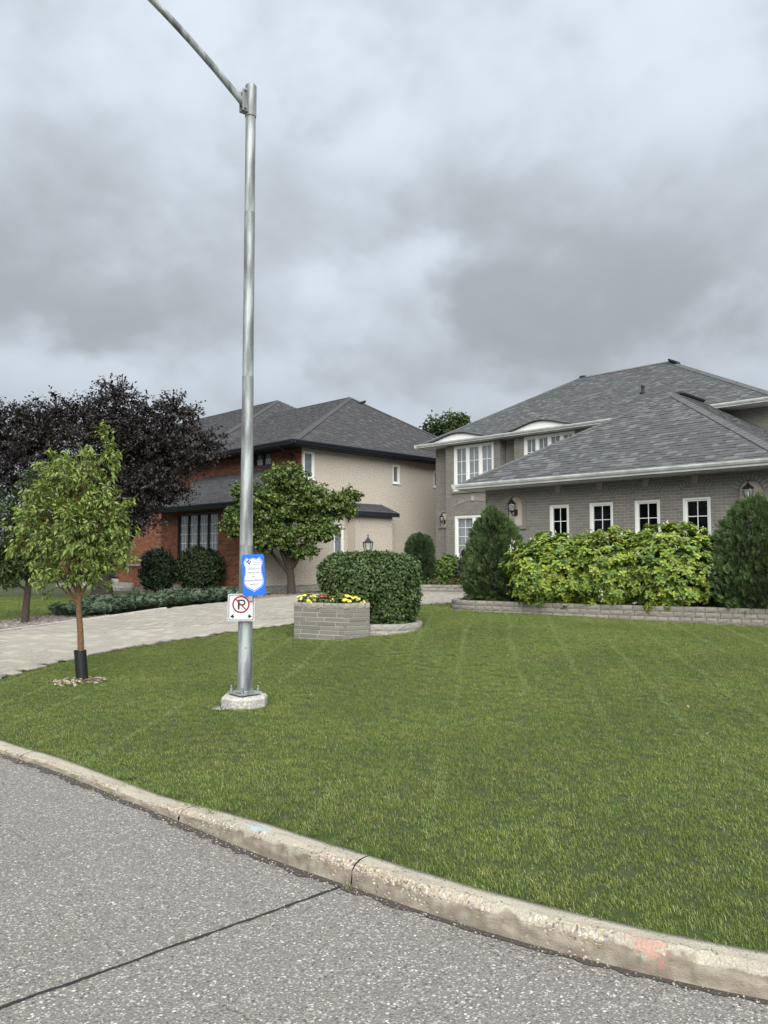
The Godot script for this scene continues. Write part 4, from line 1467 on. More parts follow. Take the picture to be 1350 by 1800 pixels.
func make_walls_and_planter() -> void:
	var st := []
	for i in 8:
		var k := rf(0.85, 1.12)
		st.append(rough_block(100 + i, lin(0.38 * k, 0.355 * k, 0.31 * k)))
	var w := thing("retaining_wall", "long low beige split block wall edging the bed under the garage windows", "wall", on(3.1, 14.98))
	for c in 5:
		block_course(w, v2(BED_FRONT), 0.80 - c * 0.094, 0.094, 0.2, 0.16, st, M.stone, 0.5 * (c % 2))
	var poly := v2(BED_FRONT)
	for i in poly.size():
		poly[i] += Vector2(0.07, 0.1)
	poly.append_array(v2([[14.0, 11.5], [9.0, 20.0], [3.2, 20.5], [1.9, 18.2]]))
	fill_bed("bed_soil", poly, 0.765, M.soil, w)
	# low wall of the bed in front of the tall bay
	var w2 := thing("retaining_wall", "short low beige block wall behind the driveway with red flowers above", "wall", on(1.6, 21.6))
	var path2 := v2([[-0.1, 22.6], [0.3, 22.1], [0.9, 21.8], [1.9, 21.6], [3.6, 21.3]])
	for c in 3:
		block_course(w2, path2, 0.90 - c * 0.09, 0.09, 0.24, 0.16, st, M.stone, 0.5 * (c % 2))
	fill_bed("bed_soil", v2([[-0.05, 22.7], [0.35, 22.2], [0.95, 21.9], [1.95, 21.7], [3.7, 21.4], [4.5, 23.5], [2.0, 30.5], [-0.6, 28.0]]), 0.86, M.soil, w2)
	# brick planter
	var p := thing("brick_planter", "grey brick flower planter box with pale stone coping on the lawn", "planter", on(-0.64, 12.33))
	var pt := []
	for i in 8:
		var k := rf(0.84, 1.1)
		var mb := MB.new()
		mb.bevel(Vector3.ZERO, Vector3(0.5, 0, 0), Vector3(0, 0.5, 0), Vector3(0, 0, 0.5), Vector3(0.02, 0.1, 0.06), lin(0.30 * k, 0.29 * k, 0.255 * k))
		pt.append(mb.mesh())
	var cs := []
	for i in 6:
		var k := rf(0.9, 1.15)
		cs.append(rough_block(200 + i, lin(0.46 * k, 0.44 * k, 0.39 * k)))
	var pp := v2(PLANTER)
	var top := 0.945
	for e in pp.size():
		var a: Vector2 = pp[e]; var b: Vector2 = pp[(e + 1) % pp.size()]
		for c in 8:
			block_course(p, [a, b], top - 0.088 - c * 0.07, 0.07, 0.34, 0.09, pt, M.grey_brick, rf(0.1, 0.9), "brick", 0.12, false)
		var o: Vector2 = (a + b) / 2 - Vector2(-0.92, 12.95)
		var q := o.normalized() * 0.012
		block_course(p, [a + q, b + q], top, 0.086, 0.135, 0.12, cs, M.stone, 0.0, "coping_stone", 0.12, false)
	var inner := []
	for q in pp:
		inner.append(q.lerp(Vector2(-0.85, 12.95), 0.12))
	# mortar core between the bricks and the soil
	var core := MB.new()
	for e in pp.size():
		var a: Vector2 = pp[e].lerp(Vector2(-0.85, 12.95), 0.016); var b: Vector2 = pp[(e + 1) % pp.size()].lerp(Vector2(-0.85, 12.95), 0.016)
		core.quad(Vector3(a.x, 0.25, -a.y) - p.position, Vector3(a.x, top - 0.05, -a.y) - p.position, Vector3(b.x, top - 0.05, -b.y) - p.position, Vector3(b.x, 0.25, -b.y) - p.position)
	part("mortar", core.mesh(), M.mortar, p)
	fill_bed("planter_soil", inner, top - 0.03, M.soil, p)
	# round edging at the foot of the clipped shrub
	var r := thing("round_edging", "curved pale stone edging ring at the foot of the clipped shrub", "edging", on(0.0, 12.6))
	for c in 2:
		var ring := []
		for i in 41:
			var an := -PI * 0.72 + PI * 1.5 * i / 40.0
			ring.append(RING_C + Vector2(cos(an) * 0.68, sin(an) * 0.72))
		block_course(r, ring, 0.585 - c * 0.1, 0.1, 0.23, 0.14, cs, M.stone, 0.5 * c, "stone", 0.2, false)
	var disc := []
	for i in 24:
		disc.append(RING_C + Vector2(cos(TAU * i / 24), sin(TAU * i / 24)) * 0.6)
	fill_bed("ring_soil", disc, 0.55, M.soil, r)

# ------------------------------------------------------------------ street lamp pole and signs
func make_lamp_pole() -> void:
	var b := on(-1.47, 8.2, -0.02)
	var p := thing("street_lamp", "tall galvanised steel street lamp pole on a concrete footing in the lawn", "street lamp", b)
	var f := MB.new()
	var n := FastNoiseLite.new(); n.seed = 71; n.frequency = 8.0
	var prof := [[0.245, -0.1], [0.245, 0.095], [0.225, 0.118], [0.0, 0.12]]
	for k in prof.size() - 1:
		for i in 8:
			var a0 := TAU * (i + 0.5) / 8; var a1 := TAU * (i + 1.5) / 8
			f.quad(Vector3(cos(a0) * prof[k][0], prof[k][1], sin(a0) * prof[k][0]), Vector3(cos(a0) * prof[k + 1][0], prof[k + 1][1], sin(a0) * prof[k + 1][0]), Vector3(cos(a1) * prof[k + 1][0], prof[k + 1][1], sin(a1) * prof[k + 1][0]), Vector3(cos(a1) * prof[k][0], prof[k][1], sin(a1) * prof[k][0]))
	part("footing", f.mesh(), M.footing, p)
	var pl := MB.new()
	var d1 := Vector3(0.7071, 0, 0.7071) ; var d2 := Vector3(-0.7071, 0, 0.7071)
	pl.bevel(Vector3(0, 0.142, 0), d1 * 0.13, Vector3(0, 0.011, 0), d2 * 0.13, Vector3(0.004, 0.004, 0.004))
	part("base_plate", pl.mesh(), M.zinc, p)
	for q in [[1, 1], [1, -1], [-1, 1], [-1, -1]]:
		var o: Vector3 = d1 * (0.1 * q[0]) + d2 * (0.1 * q[1])
		var bm := MB.new()
		bm.lathe(o, [[0.0, 0.152], [0.021, 0.152], [0.021, 0.172], [0.0, 0.172]], 6)
		bm.lathe(o, [[0.018, 0.172], [0.018, 0.186], [0.0, 0.186]], 6)
		var nut := part("nut", bm.mesh(), M.bolt, p)
		var sm := MB.new()
		sm.lathe(o, [[0.011, 0.18], [0.011, 0.215], [0.008, 0.219], [0.0, 0.22]], 10)
		part("anchor_bolt", sm.mesh(true), M.bolt, nut)
	var sh := MB.new()
	var prf := []
	for i in 41:
		var t := i / 40.0
		var hp := 0.153 + (6.62 - 0.153) * t
		prf.append([0.052 + 0.033 * exp(-hp / 2.6), hp])
	sh.lathe(Vector3.ZERO, prf, 40)
	part("shaft", sh.mesh(true), M.zinc, p)
	var wd := MB.new()
	wd.lathe(Vector3.ZERO, [[0.083, 0.152], [0.096, 0.153], [0.092, 0.162], [0.083, 0.172]], 32)
	part("weld_collar", wd.mesh(true), M.zinc, p)
	var hh := MB.new()
	hh.bevel(Vector3(0.02, 0.62, 0.0785), Vector3(0.006, 0, 0), Vector3(0, 0.006, 0), Vector3(0, 0, 0.006), Vector3(0.002, 0.002, 0.002))
	part("screw", hh.mesh(), M.bolt, p)
	# sleeve and bracket at the top
	var y0 := 6.53 - b.y; var y1 := 6.89 - b.y
	var sl := MB.new()
	sl.lathe(Vector3.ZERO, [[0.053, y0], [0.060, y0], [0.062, y0 + 0.01], [0.062, y1 - 0.012], [0.058, y1], [0.0, y1 + 0.008]], 32)
	part("sleeve", sl.mesh(true), M.zinc, p)
	var ad := Vector3(-0.78, 0, 0.62).normalized()
	var side := Vector3.UP.cross(ad)
	var br := MB.new()
	for s in [-1.0, 1.0]:
		br.box(ad * 0.085 + side * 0.034 * s + Vector3(0, (y0 + y1) / 2 - 0.03, 0), ad * 0.035, Vector3(0, 0.12, 0), side * 0.005)
	br.box(ad * 0.07 + Vector3(0, y0 + 0.035, 0), ad * 0.05, Vector3(0, 0.006, 0), side * 0.038)
	part("bracket", br.mesh(), M.zinc, p)
	for s in [0.06, 0.26]:
		var bo := MB.new()
		bo.tube([ad * 0.09 + side * -0.062 + Vector3(0, y0 + s, 0), ad * 0.09 + side * 0.062 + Vector3(0, y0 + s, 0)], [0.013, 0.013], 6, Color.WHITE, true)
		part("bracket_bolt", bo.mesh(), M.bolt, p)
	# arm rising over the street, then the luminaire beyond the frame
	var am := MB.new()
	var pts := []
	var rad := []
	var s0 := ad * 0.06 + Vector3(0, y0 + 0.1, 0)
	for i in 21:
		var t := i / 20.0
		pts.append(s0 + ad * (2.6 * t) + Vector3(0, 2.05 * t - 0.75 * t * t, 0))
		rad.append(lerpf(0.037, 0.030, t))
	am.tube(pts, rad, 20, Color.WHITE, true)
	part("arm", am.mesh(true), M.zinc, p)
	var lm := MB.new()
	var e: Vector3 = pts[-1]
	for q in [[0.0, 0.06, 0.05], [0.1, 0.10, 0.07], [0.3, 0.15, 0.085], [0.5, 0.14, 0.075], [0.62, 0.07, 0.04]]:
		var ps := []
		for i in 12:
			var an := TAU * i / 12
			ps.append(e + ad * (q[0] - 0.03) + side * cos(an) * q[1] + Vector3(0, sin(an) * q[2], 0))
		var r := lm.ring(ps)
		if r > 0: lm.bridge(r - 12, r, 12)
	part("luminaire", lm.mesh(true), M.bolt, p)

func rrect(w: float, h: float, r: float, k := 6) -> Array:
	var out := []
	for q in [[1, 1, 0.0], [-1, 1, 0.5], [-1, -1, 1.0], [1, -1, 1.5]]:
		for i in k + 1:
			var an: float = PI * (q[2] + 0.5 * i / k)
			out.append(Vector2(q[0] * (w / 2 - r) + cos(an) * r, q[1] * (h / 2 - r) + sin(an) * r))
	return out

func band(mb: MB, outer: Array, inner: Array, z: float, th := 0.0008) -> void:
	for i in outer.size():
		var j := (i + 1) % outer.size()
		var a: Vector2 = outer[i]; var b: Vector2 = outer[j]; var c: Vector2 = inner[j]; var d: Vector2 = inner[i]
		mb.quad(Vector3(a.x, a.y, z), Vector3(b.x, b.y, z), Vector3(c.x, c.y, z), Vector3(d.x, d.y, z))
		mb.quad(Vector3(a.x, a.y, z - th), Vector3(b.x, b.y, z - th), Vector3(b.x, b.y, z), Vector3(a.x, a.y, z))

func circle(r: float, k := 40) -> Array:
	var out := []
	for i in k: out.append(Vector2(cos(TAU * i / k), sin(TAU * i / k)) * r)
	return out

func moved(poly: Array, o: Vector2, s := Vector2.ONE) -> Array:
	var out := []
	for p in poly: out.append(p * s + o)
	return out

func lettering(parent: Node3D, text: String, x: float, y: float, z: float, w: float, h: float, m: Material, bold := true) -> void:
	var f := SystemFont.new()
	f.font_names = PackedStringArray(["Droid Sans"])
	f.font_weight = 700 if bold else 400
	var tm := TextMesh.new()
	tm.text = text
	tm.font = f
	tm.font_size = 48
	tm.pixel_size = 0.001
	tm.depth = 0.004
	tm.curve_step = 2.0
	var bb := tm.get_aabb()
	var o := part("lettering", tm, m, parent)
	var sx := w / bb.size.x; var sy := h / bb.size.y
	o.transform = Transform3D(Basis(Vector3(sx, 0, 0), Vector3(0, sy, 0), Vector3(0, 0, 0.15)), Vector3(x - (bb.position.x + bb.size.x / 2) * sx, y - (bb.position.y + bb.size.y / 2) * sy, z))

func make_signs() -> void:
	# no parking plate
	var s := thing("no_parking_sign", "white no parking sign with red ring and black arrows on the lamp pole", "sign", Vector3(-1.498, 1.165, -8.095), 0.05)
	var mb := MB.new()
	mb.prism(rrect(0.276, 0.284, 0.022), Vector3(0, 0, -0.003), Vector3.RIGHT, Vector3.UP, Vector3(0, 0, 0.003))
	part("plate", mb.mesh(), M.sign_white, s)
	mb = MB.new()
	band(mb, rrect(0.260, 0.268, 0.017), rrect(0.244, 0.252, 0.011), 0.001)
	part("border", mb.mesh(), M.sign_black, s)
	mb = MB.new()
	mb.prism([Vector2(-0.034, -0.052), Vector2(-0.034, 0.052), Vector2(-0.014, 0.052), Vector2(-0.014, -0.052)], Vector3(-0.001, 0.032, 0), Vector3.RIGHT, Vector3.UP, Vector3(0, 0, 0.001))
	var bo := []
	var bi := []
	for i in 13:
		var an := PI / 2 - PI * i / 12
		bo.append(Vector2(0.014 + cos(an) * 0.032, 0.052 - 0.032 + sin(an) * 0.032 + 0.032))
		bi.append(Vector2(0.014 + cos(an) * 0.015, 0.052 - 0.032 + sin(an) * 0.015 + 0.032))
	for i in 12:
		mb.quad(Vector3(bo[i].x, bo[i].y, 0.001), Vector3(bo[i + 1].x, bo[i + 1].y, 0.001), Vector3(bi[i + 1].x, bi[i + 1].y, 0.001), Vector3(bi[i].x, bi[i].y, 0.001))
	mb.quad(Vector3(-0.0145, 0.084, 0.001), Vector3(0.014, 0.084, 0.001), Vector3(0.014, 0.067, 0.001), Vector3(-0.0145, 0.067, 0.001))
	mb.quad(Vector3(-0.0145, 0.037, 0.001), Vector3(0.014, 0.037, 0.001), Vector3(0.014, 0.020, 0.001), Vector3(-0.0145, 0.020, 0.001))
	part("letter_p", mb.mesh(), M.sign_black, s)
	mb = MB.new()
	band(mb, moved(circle(0.091), Vector2(-0.002, 0.032)), moved(circle(0.074), Vector2(-0.002, 0.032)), 0.0016)
	part("red_ring", mb.mesh(), M.sign_red, s)
	mb = MB.new()
	var q := Vector2(0.7071, -0.7071)
	var qn := Vector2(0.7071, 0.7071)
	var o := Vector2(-0.002, 0.032)
	mb.prism([o - q * 0.076 + qn * 0.0068, o + q * 0.076 + qn * 0.0068, o + q * 0.076 - qn * 0.0068, o - q * 0.076 - qn * 0.0068], Vector3(0, 0, 0.0012), Vector3.RIGHT, Vector3.UP, Vector3(0, 0, 0.0008))
	part("red_slash", mb.mesh(), M.sign_red, s)
	for k in [-1.0, 1.0]:
		mb = MB.new()
		var c := Vector2(0.092 * k, -0.092)
		mb.prism([c + Vector2(0.022 * k, 0), c + Vector2(-0.018 * k, 0.028), c + Vector2(-0.010 * k, 0.008), c + Vector2(-0.022 * k, 0.007), c + Vector2(-0.022 * k, -0.007), c + Vector2(-0.010 * k, -0.008), c + Vector2(-0.018 * k, -0.028)], Vector3.ZERO, Vector3.RIGHT, Vector3.UP, Vector3(0, 0, 0.001))
		part("arrow", mb.mesh(), M.sign_black, s)
	for k in [-0.125, 0.131]:
		mb = MB.new()
		mb.lathe(Vector3.ZERO, [[0.0055, 0.0], [0.005, 0.004], [0.0, 0.005]], 8)
		part("bolt", mb.mesh(true), M.bolt, s, Transform3D(Basis(Vector3.RIGHT, PI / 2), Vector3(-0.002, k, 0)))
	mb = MB.new()
	mb.tube([Vector3(-0.06, 0.135, -0.004), Vector3(-0.045, 0.155, -0.008), Vector3(-0.03, 0.165, -0.02)], [0.003, 0.003, 0.003], 6, Color.WHITE, true)
	part("strap_end", mb.mesh(true), M.bolt, s)
	mb = MB.new()
	mb.lathe(Vector3(0.03, 0, -0.105), [[0.083, 0.085], [0.0845, 0.085], [0.0845, 0.105], [0.083, 0.105]], 24)
	part("strap", mb.mesh(true), M.bolt, s)
	# neighbourhood watch plate, hung a little crooked in front of the other
	var b := thing("watch_sign", "blue sign with a white shield about the neighbourhood watch on the lamp pole", "sign", Vector3(-1.366, 1.505, -8.07), 0.10)
	b.rotation.z = 0.052
	mb = MB.new()
	mb.prism(rrect(0.232, 0.432, 0.024), Vector3(0, 0, -0.003), Vector3.RIGHT, Vector3.UP, Vector3(0, 0, 0.003))
	part("plate", mb.mesh(), M.sign_blue, b)
	var sh := []
	var half := [[0.0, 0.178], [-0.012, 0.176], [-0.03, 0.168], [-0.045, 0.168], [-0.056, 0.174], [-0.068, 0.188], [-0.076, 0.172], [-0.092, 0.150], [-0.098, 0.132], [-0.094, 0.11], [-0.084, 0.085], [-0.082, 0.05], [-0.088, 0.01], [-0.098, -0.035], [-0.102, -0.07], [-0.096, -0.1], [-0.076, -0.128], [-0.045, -0.148], [-0.018, -0.162], [0.0, -0.178]]
	for p in half: sh.append(Vector2(p[0], p[1]))
	for i in range(half.size() - 2, 0, -1): sh.append(Vector2(-half[i][0], half[i][1]))
	mb = MB.new()
	band(mb, sh, moved(sh, Vector2.ZERO, Vector2(0.965, 0.975)), 0.0008)
	part("shield_outline", mb.mesh(), M.sign_white, b)
	mb = MB.new()
	mb.prism(moved(sh, Vector2(0, 0.002), Vector2(0.91, 0.93)), Vector3(0, 0, 0.0), Vector3.RIGHT, Vector3.UP, Vector3(0, 0, 0.001))
	part("shield", mb.mesh(), M.sign_white, b)
	for l in [["THIS BLOCK", 0.065, 0.120], ["PROTECTED", 0.025, 0.124], ["BY", -0.015, 0.026], ["NEIGHBOURHOOD", -0.056, 0.178], ["WATCH", -0.097, 0.078]]:
		lettering(b, l[0], 0.0, l[1], 0.0012, l[2], 0.0165, M.sign_navy)
	# emblem and the small print beside it
	for e in [[-0.062, 0.142, 0.014], [-0.046, 0.153, 0.012], [-0.044, 0.128, 0.013], [-0.027, 0.140, 0.011], [-0.036, 0.119, 0.008]]:
		mb = MB.new()
		mb.prism(moved(circle(e[2], 9), Vector2(e[0], e[1]), Vector2(0.75, 0.8)), Vector3.ZERO, Vector3.RIGHT, Vector3.UP, Vector3(0, 0, 0.0014))
		part("emblem_petal", mb.mesh(), M.sign_navy, b)
	for e in [[0.035, 0.145, 0.088], [0.035, 0.127, 0.082], [0.035, 0.111, 0.078]]:
		mb = MB.new()
		mb.prism([Vector2(e[0] - e[2] / 2, e[1] - 0.0022), Vector2(e[0] - e[2] / 2, e[1] + 0.0022), Vector2(e[0] + e[2] / 2, e[1] + 0.0022), Vector2(e[0] + e[2] / 2, e[1] - 0.0022)], Vector3.ZERO, Vector3.RIGHT, Vector3.UP, Vector3(0, 0, 0.0013))
		part("small_print", mb.mesh(), M.sign_navy, b)
	mb = MB.new()
	mb.lathe(Vector3.ZERO, [[0.005, 0.0], [0.0045, 0.004], [0.0, 0.005]], 8)
	part("bolt", mb.mesh(true), M.bolt, b, Transform3D(Basis(Vector3.RIGHT, PI / 2), Vector3(-0.002, -0.113, 0.001)))
	mb = MB.new()
	mb.box(Vector3(-0.04, -0.05, -0.02), Vector3(0.02, 0, 0), Vector3(0, 0.22, 0), Vector3(0, 0, 0.0165))
	part("bracket", mb.mesh(), M.bolt, b)

# ------------------------------------------------------------------ lanterns
func lantern(parent: Node3D, o: Vector3, s: float, round := true) -> void:
	var k := 16 if round else 6
	var cap := MB.new()
	cap.lathe(o, [[0.0, 0.36 * s], [0.012 * s, 0.35 * s], [0.016 * s, 0.33 * s], [0.008 * s, 0.31 * s], [0.03 * s, 0.27 * s], [0.06 * s, 0.235 * s], [0.115 * s, 0.19 * s], [0.122 * s, 0.178 * s], [0.09 * s, 0.175 * s]], k)
	part("lantern_cap", cap.mesh(true), M.black, parent)
	var gl := MB.new()
	var pr := [[0.088 * s, 0.175 * s], [0.098 * s, 0.12 * s], [0.088 * s, 0.06 * s], [0.06 * s, 0.0]] if round else [[0.105 * s, 0.175 * s], [0.062 * s, -0.06 * s]]
	gl.lathe(o, pr, k)
	part("lantern_glass", gl.mesh(true), M.glass, parent)
	for i in 6:
		var an := TAU * i / 6
		var rib := MB.new()
		var ps := []
		var rr := []
		for q in pr:
			ps.append(o + Vector3(cos(an) * (q[0] + 0.003), q[1], sin(an) * (q[0] + 0.003)))
			rr.append(0.006 * s)
		rib.tube(ps, rr, 5)
		part("rib", rib.mesh(true), M.black, parent)
	var cd := MB.new()
	cd.lathe(o, [[0.011, -0.01 * s], [0.012, 0.1 * s], [0.006, 0.12 * s], [0.0, 0.13 * s]], 8)
	part("candle_tube", cd.mesh(true), M.white, parent)
	var bt := MB.new()
	var yb := 0.0 if round else -0.06 * s
	bt.lathe(o, [[0.068 * s, yb + 0.008], [0.066 * s, yb - 0.015 * s], [0.03 * s, yb - 0.04 * s], [0.014 * s, yb - 0.07 * s], [0.0, yb - 0.085 * s]], k)
	part("lantern_base", bt.mesh(true), M.black, parent)

func make_lanterns() -> void:
	for q in [[16.4, 11.605, 2.80, 1.0, "black wall lantern in the arched niche behind the rounded cedar shrub"], [16.4, 5.775, 2.83, 1.0, "black wall lantern in the arched niche above the tall cone cedar"], [22.85, 19.525, 3.02, 0.85, "small black wall lantern in the niche beside the tall bay windows"]]:
		var t := thing("wall_lantern", q[4], "lantern", AB(q[0] + 0.04, q[1], q[2]), -PI / 4, "wall lanterns of the grey brick house")
		var s: float = q[3]
		var bp := MB.new()
		bp.bevel(Vector3(0, 0.03, 0.012), Vector3(0.05 * s, 0, 0), Vector3(0, 0.085 * s, 0), Vector3(0, 0, 0.012), Vector3(0.02, 0.02, 0.006))
		part("back_plate", bp.mesh(), M.black, t)
		var arm := MB.new()
		arm.tube([Vector3(0, 0.02, 0.02), Vector3(0, -0.03 * s, 0.08), Vector3(0, -0.05 * s, 0.14), Vector3(0, -0.02 * s, 0.18), Vector3(0, 0.02 * s, 0.19)], [0.011, 0.011, 0.011, 0.011, 0.011], 8)
		part("arm", arm.mesh(true), M.black, t)
		lantern(t, Vector3(0, 0.07 * s, 0.19), s)
	var p := thing("lamp_post", "black garden lantern on a post rising behind the clipped shrub", "lamp", on(-0.315, 15.2))
	var yy := 1.80 - p.position.y
	var po := MB.new()
	po.lathe(Vector3.ZERO, [[0.09, -0.05], [0.09, 0.06], [0.045, 0.1], [0.038, 0.3], [0.036, yy - 0.25], [0.05, yy - 0.22], [0.03, yy - 0.16], [0.03, yy - 0.12]], 14)
	part("post", po.mesh(true), M.black, p)
	lantern(p, Vector3(0, yy, 0), 0.93, false)

# ------------------------------------------------------------------ plants
func leaf_mesh(w: float, fold: float, bend: float, fine := false) -> ArrayMesh:
	# a unit-long leaf along +x, folded along its midrib
	var mb := MB.new()
	var n := 3 if not fine else 5
	var mid := []
	var edge := []
	for i in n + 1:
		var t := float(i) / n
		var ww := w * pow(sin(PI * pow(t, 0.8)), 0.85) if i > 0 and i < n else 0.0
		mid.append(Vector3(t, -bend * t * t, 0))
		edge.append([Vector3(t, -bend * t * t + fold * ww, ww), Vector3(t, -bend * t * t + fold * ww, -ww)])
	for i in n:
		for s in 2:
			if i == 0:
				mb.tri(mid[0], edge[1][s], mid[1])
			elif i == n - 1:
				mb.tri(mid[i], edge[i][s], mid[n])
			else:
				mb.quad(mid[i], edge[i][s], edge[i + 1][s], mid[i + 1])
	return mb.mesh()

func sprig_mesh(sd: int, n: int, leaf: float, w: float) -> ArrayMesh:
	# several leaves round a short shoot along +x, total length about 1
	var r := RandomNumberGenerator.new()
	r.seed = sd
	var mb := MB.new()
	for i in n:
		var t := 0.1 + 0.9 * i / n
		var an := i * 2.4 + r.randf_range(-0.4, 0.4)
		var side := Vector3(0, cos(an), sin(an))
		var d := (Vector3(r.randf_range(0.35, 0.9), 0, 0) + side).normalized()
		var o := Vector3(t, 0, 0)
		var nn := d.cross(Vector3(1, 0, 0)).normalized()
		var L := leaf * r.randf_range(0.75, 1.15)
		var k := r.randf_range(0.82, 1.15)
		var col := Color(k, k, k)
		var up := nn.cross(d) * L * w * 0.35
		mb.quad(o, o + d * L * 0.45 + nn * L * w + up, o + d * L, o + d * L * 0.5, col)
		mb.quad(o, o + d * L * 0.5, o + d * L, o + d * L * 0.45 - nn * L * w + up, col)
	return mb.mesh()

func frond_mesh(sd: int) -> ArrayMesh:
	# flat spray of scale leaves along +x
	var r := RandomNumberGenerator.new()
	r.seed = sd
	var mb := MB.new()
	for i in 6:
		var t := i / 6.0
		for s in [-1.0, 1.0]:
			var an: float = s * r.randf_range(0.45, 0.85)
			var L := (0.5 - 0.34 * t) * r.randf_range(0.75, 1.2)
			var d := Vector3(cos(an), r.randf_range(-0.22, 0.22), sin(an)).normalized()
			var o := Vector3(t * 0.75, r.randf_range(-0.02, 0.02), 0)
			var p := d.cross(Vector3.UP).normalized() * 0.05
			var k := r.randf_range(0.8, 1.2)
			mb.quad(o - p * 0.6, o + d * L * 0.6 - p, o + d * L, o + d * L * 0.6 + p, Color(k, k, k))
	return mb.mesh()

func leaf_xf(p: Vector3, d: Vector3, n: Vector3, s: float) -> Transform3D:
	var x := d.normalized()
	var z := x.cross(n)
	if z.length() < 0.05:
		z = x.cross(Vector3(0.3, 0.2, 0.9))
	z = z.normalized()
	var y := z.cross(x)
	return Transform3D(Basis(x * s, y * s, z * s), p)

func pick(cols: Array) -> Color:
	var a: Color = cols[rng.randi_range(0, cols.size() - 1)]
	var b: Color = cols[rng.randi_range(0, cols.size() - 1)]
	var c := a.lerp(b, rng.randf())
	var k := rf(0.82, 1.18)
	return Color(c.r * k, c.g * k, c.b * k)

func grow(t: Node3D, trunk: Array, rads: Array, forks: Array, lobes: Array, twigs: int, per: int, leaf: Mesh, l0: float, l1: float, cols: Array, bark: Material, lm: Material, droop: float, shell := 0.45, spread := 0.1, limb_r := 0.5) -> void:
	# trunk, one limb into every lobe of the crown, twigs from the limbs, leaves along the twigs
	var tb := MB.new()
	tb.tube(trunk, rads, 14)
	part("trunk", tb.mesh(true), bark, t)
	var lb := MB.new()
	var xs := []
	var cs := PackedColorArray()
	var vol := 0.0
	for l in lobes:
		vol += l[1].x * l[1].y * l[1].z
	for li in lobes.size():
		var l: Array = lobes[li]
		var c: Vector3 = l[0]; var r: Vector3 = l[1]
		# limb
		var f: float = forks[li % forks.size()]
		var fi := f * (trunk.size() - 1)
		var i0 := int(fi)
		var a: Vector3 = trunk[i0].lerp(trunk[mini(i0 + 1, trunk.size() - 1)], fi - i0)
		var ra: float = lerpf(rads[i0], rads[mini(i0 + 1, rads.size() - 1)], fi - i0) * limb_r
		var m := a.lerp(c, 0.5) + Vector3(rf(-0.1, 0.1), 0.12 * (c - a).length(), rf(-0.1, 0.1))
		var limb := []
		var lr := []
		for k in 9:
			var u := k / 8.0
			limb.append(a.lerp(m, u).lerp(m.lerp(c, u), u) + rdir() * 0.02)
			lr.append(lerpf(ra, ra * 0.25, u))
		lb.tube(limb, lr, 7)
		var n := int(ceil(twigs * r.x * r.y * r.z / vol))
		for k in n:
			var d := rdir()
			var e := c + d * r * pow(rng.randf(), shell)
			# from the limb point nearest to the twig's end
			var best := 1e9
			var s: Vector3 = limb[8]
			for q in range(2, 9):
				var dd: float = limb[q].distance_to(e)
				if dd < best:
					best = dd
					s = limb[q]
			var md := s.lerp(e, 0.55) + Vector3(0, 0.10 * best, 0) + rdir() * 0.05 * best
			var pts := []
			var pr := []
			for q in 5:
				var u := q / 4.0
				pts.append(s.lerp(md, u).lerp(md.lerp(e, u), u))
				pr.append(lerpf(minf(ra * 0.22, 0.02), 0.0022, u))
			lb.tube(pts, pr, 3)
			for q in per:
				var u := 0.3 + 0.7 * sqrt(rng.randf())
				var p := s.lerp(md, u).lerp(md.lerp(e, u), u)
				var td := (e - s).normalized()
				var dr := (td * 0.5 + rdir() * 0.8 + Vector3(0, -droop, 0)).normalized()
				p += rdir() * spread * rng.randf()
				xs.append(leaf_xf(p, dr, (Vector3.UP + rdir() * 0.7).normalized(), rf(l0, l1)))
				cs.append(pick(cols))
	part("limbs", lb.mesh(true), bark, t)
	foliage("crown", leaf, lm, xs, cs, t)

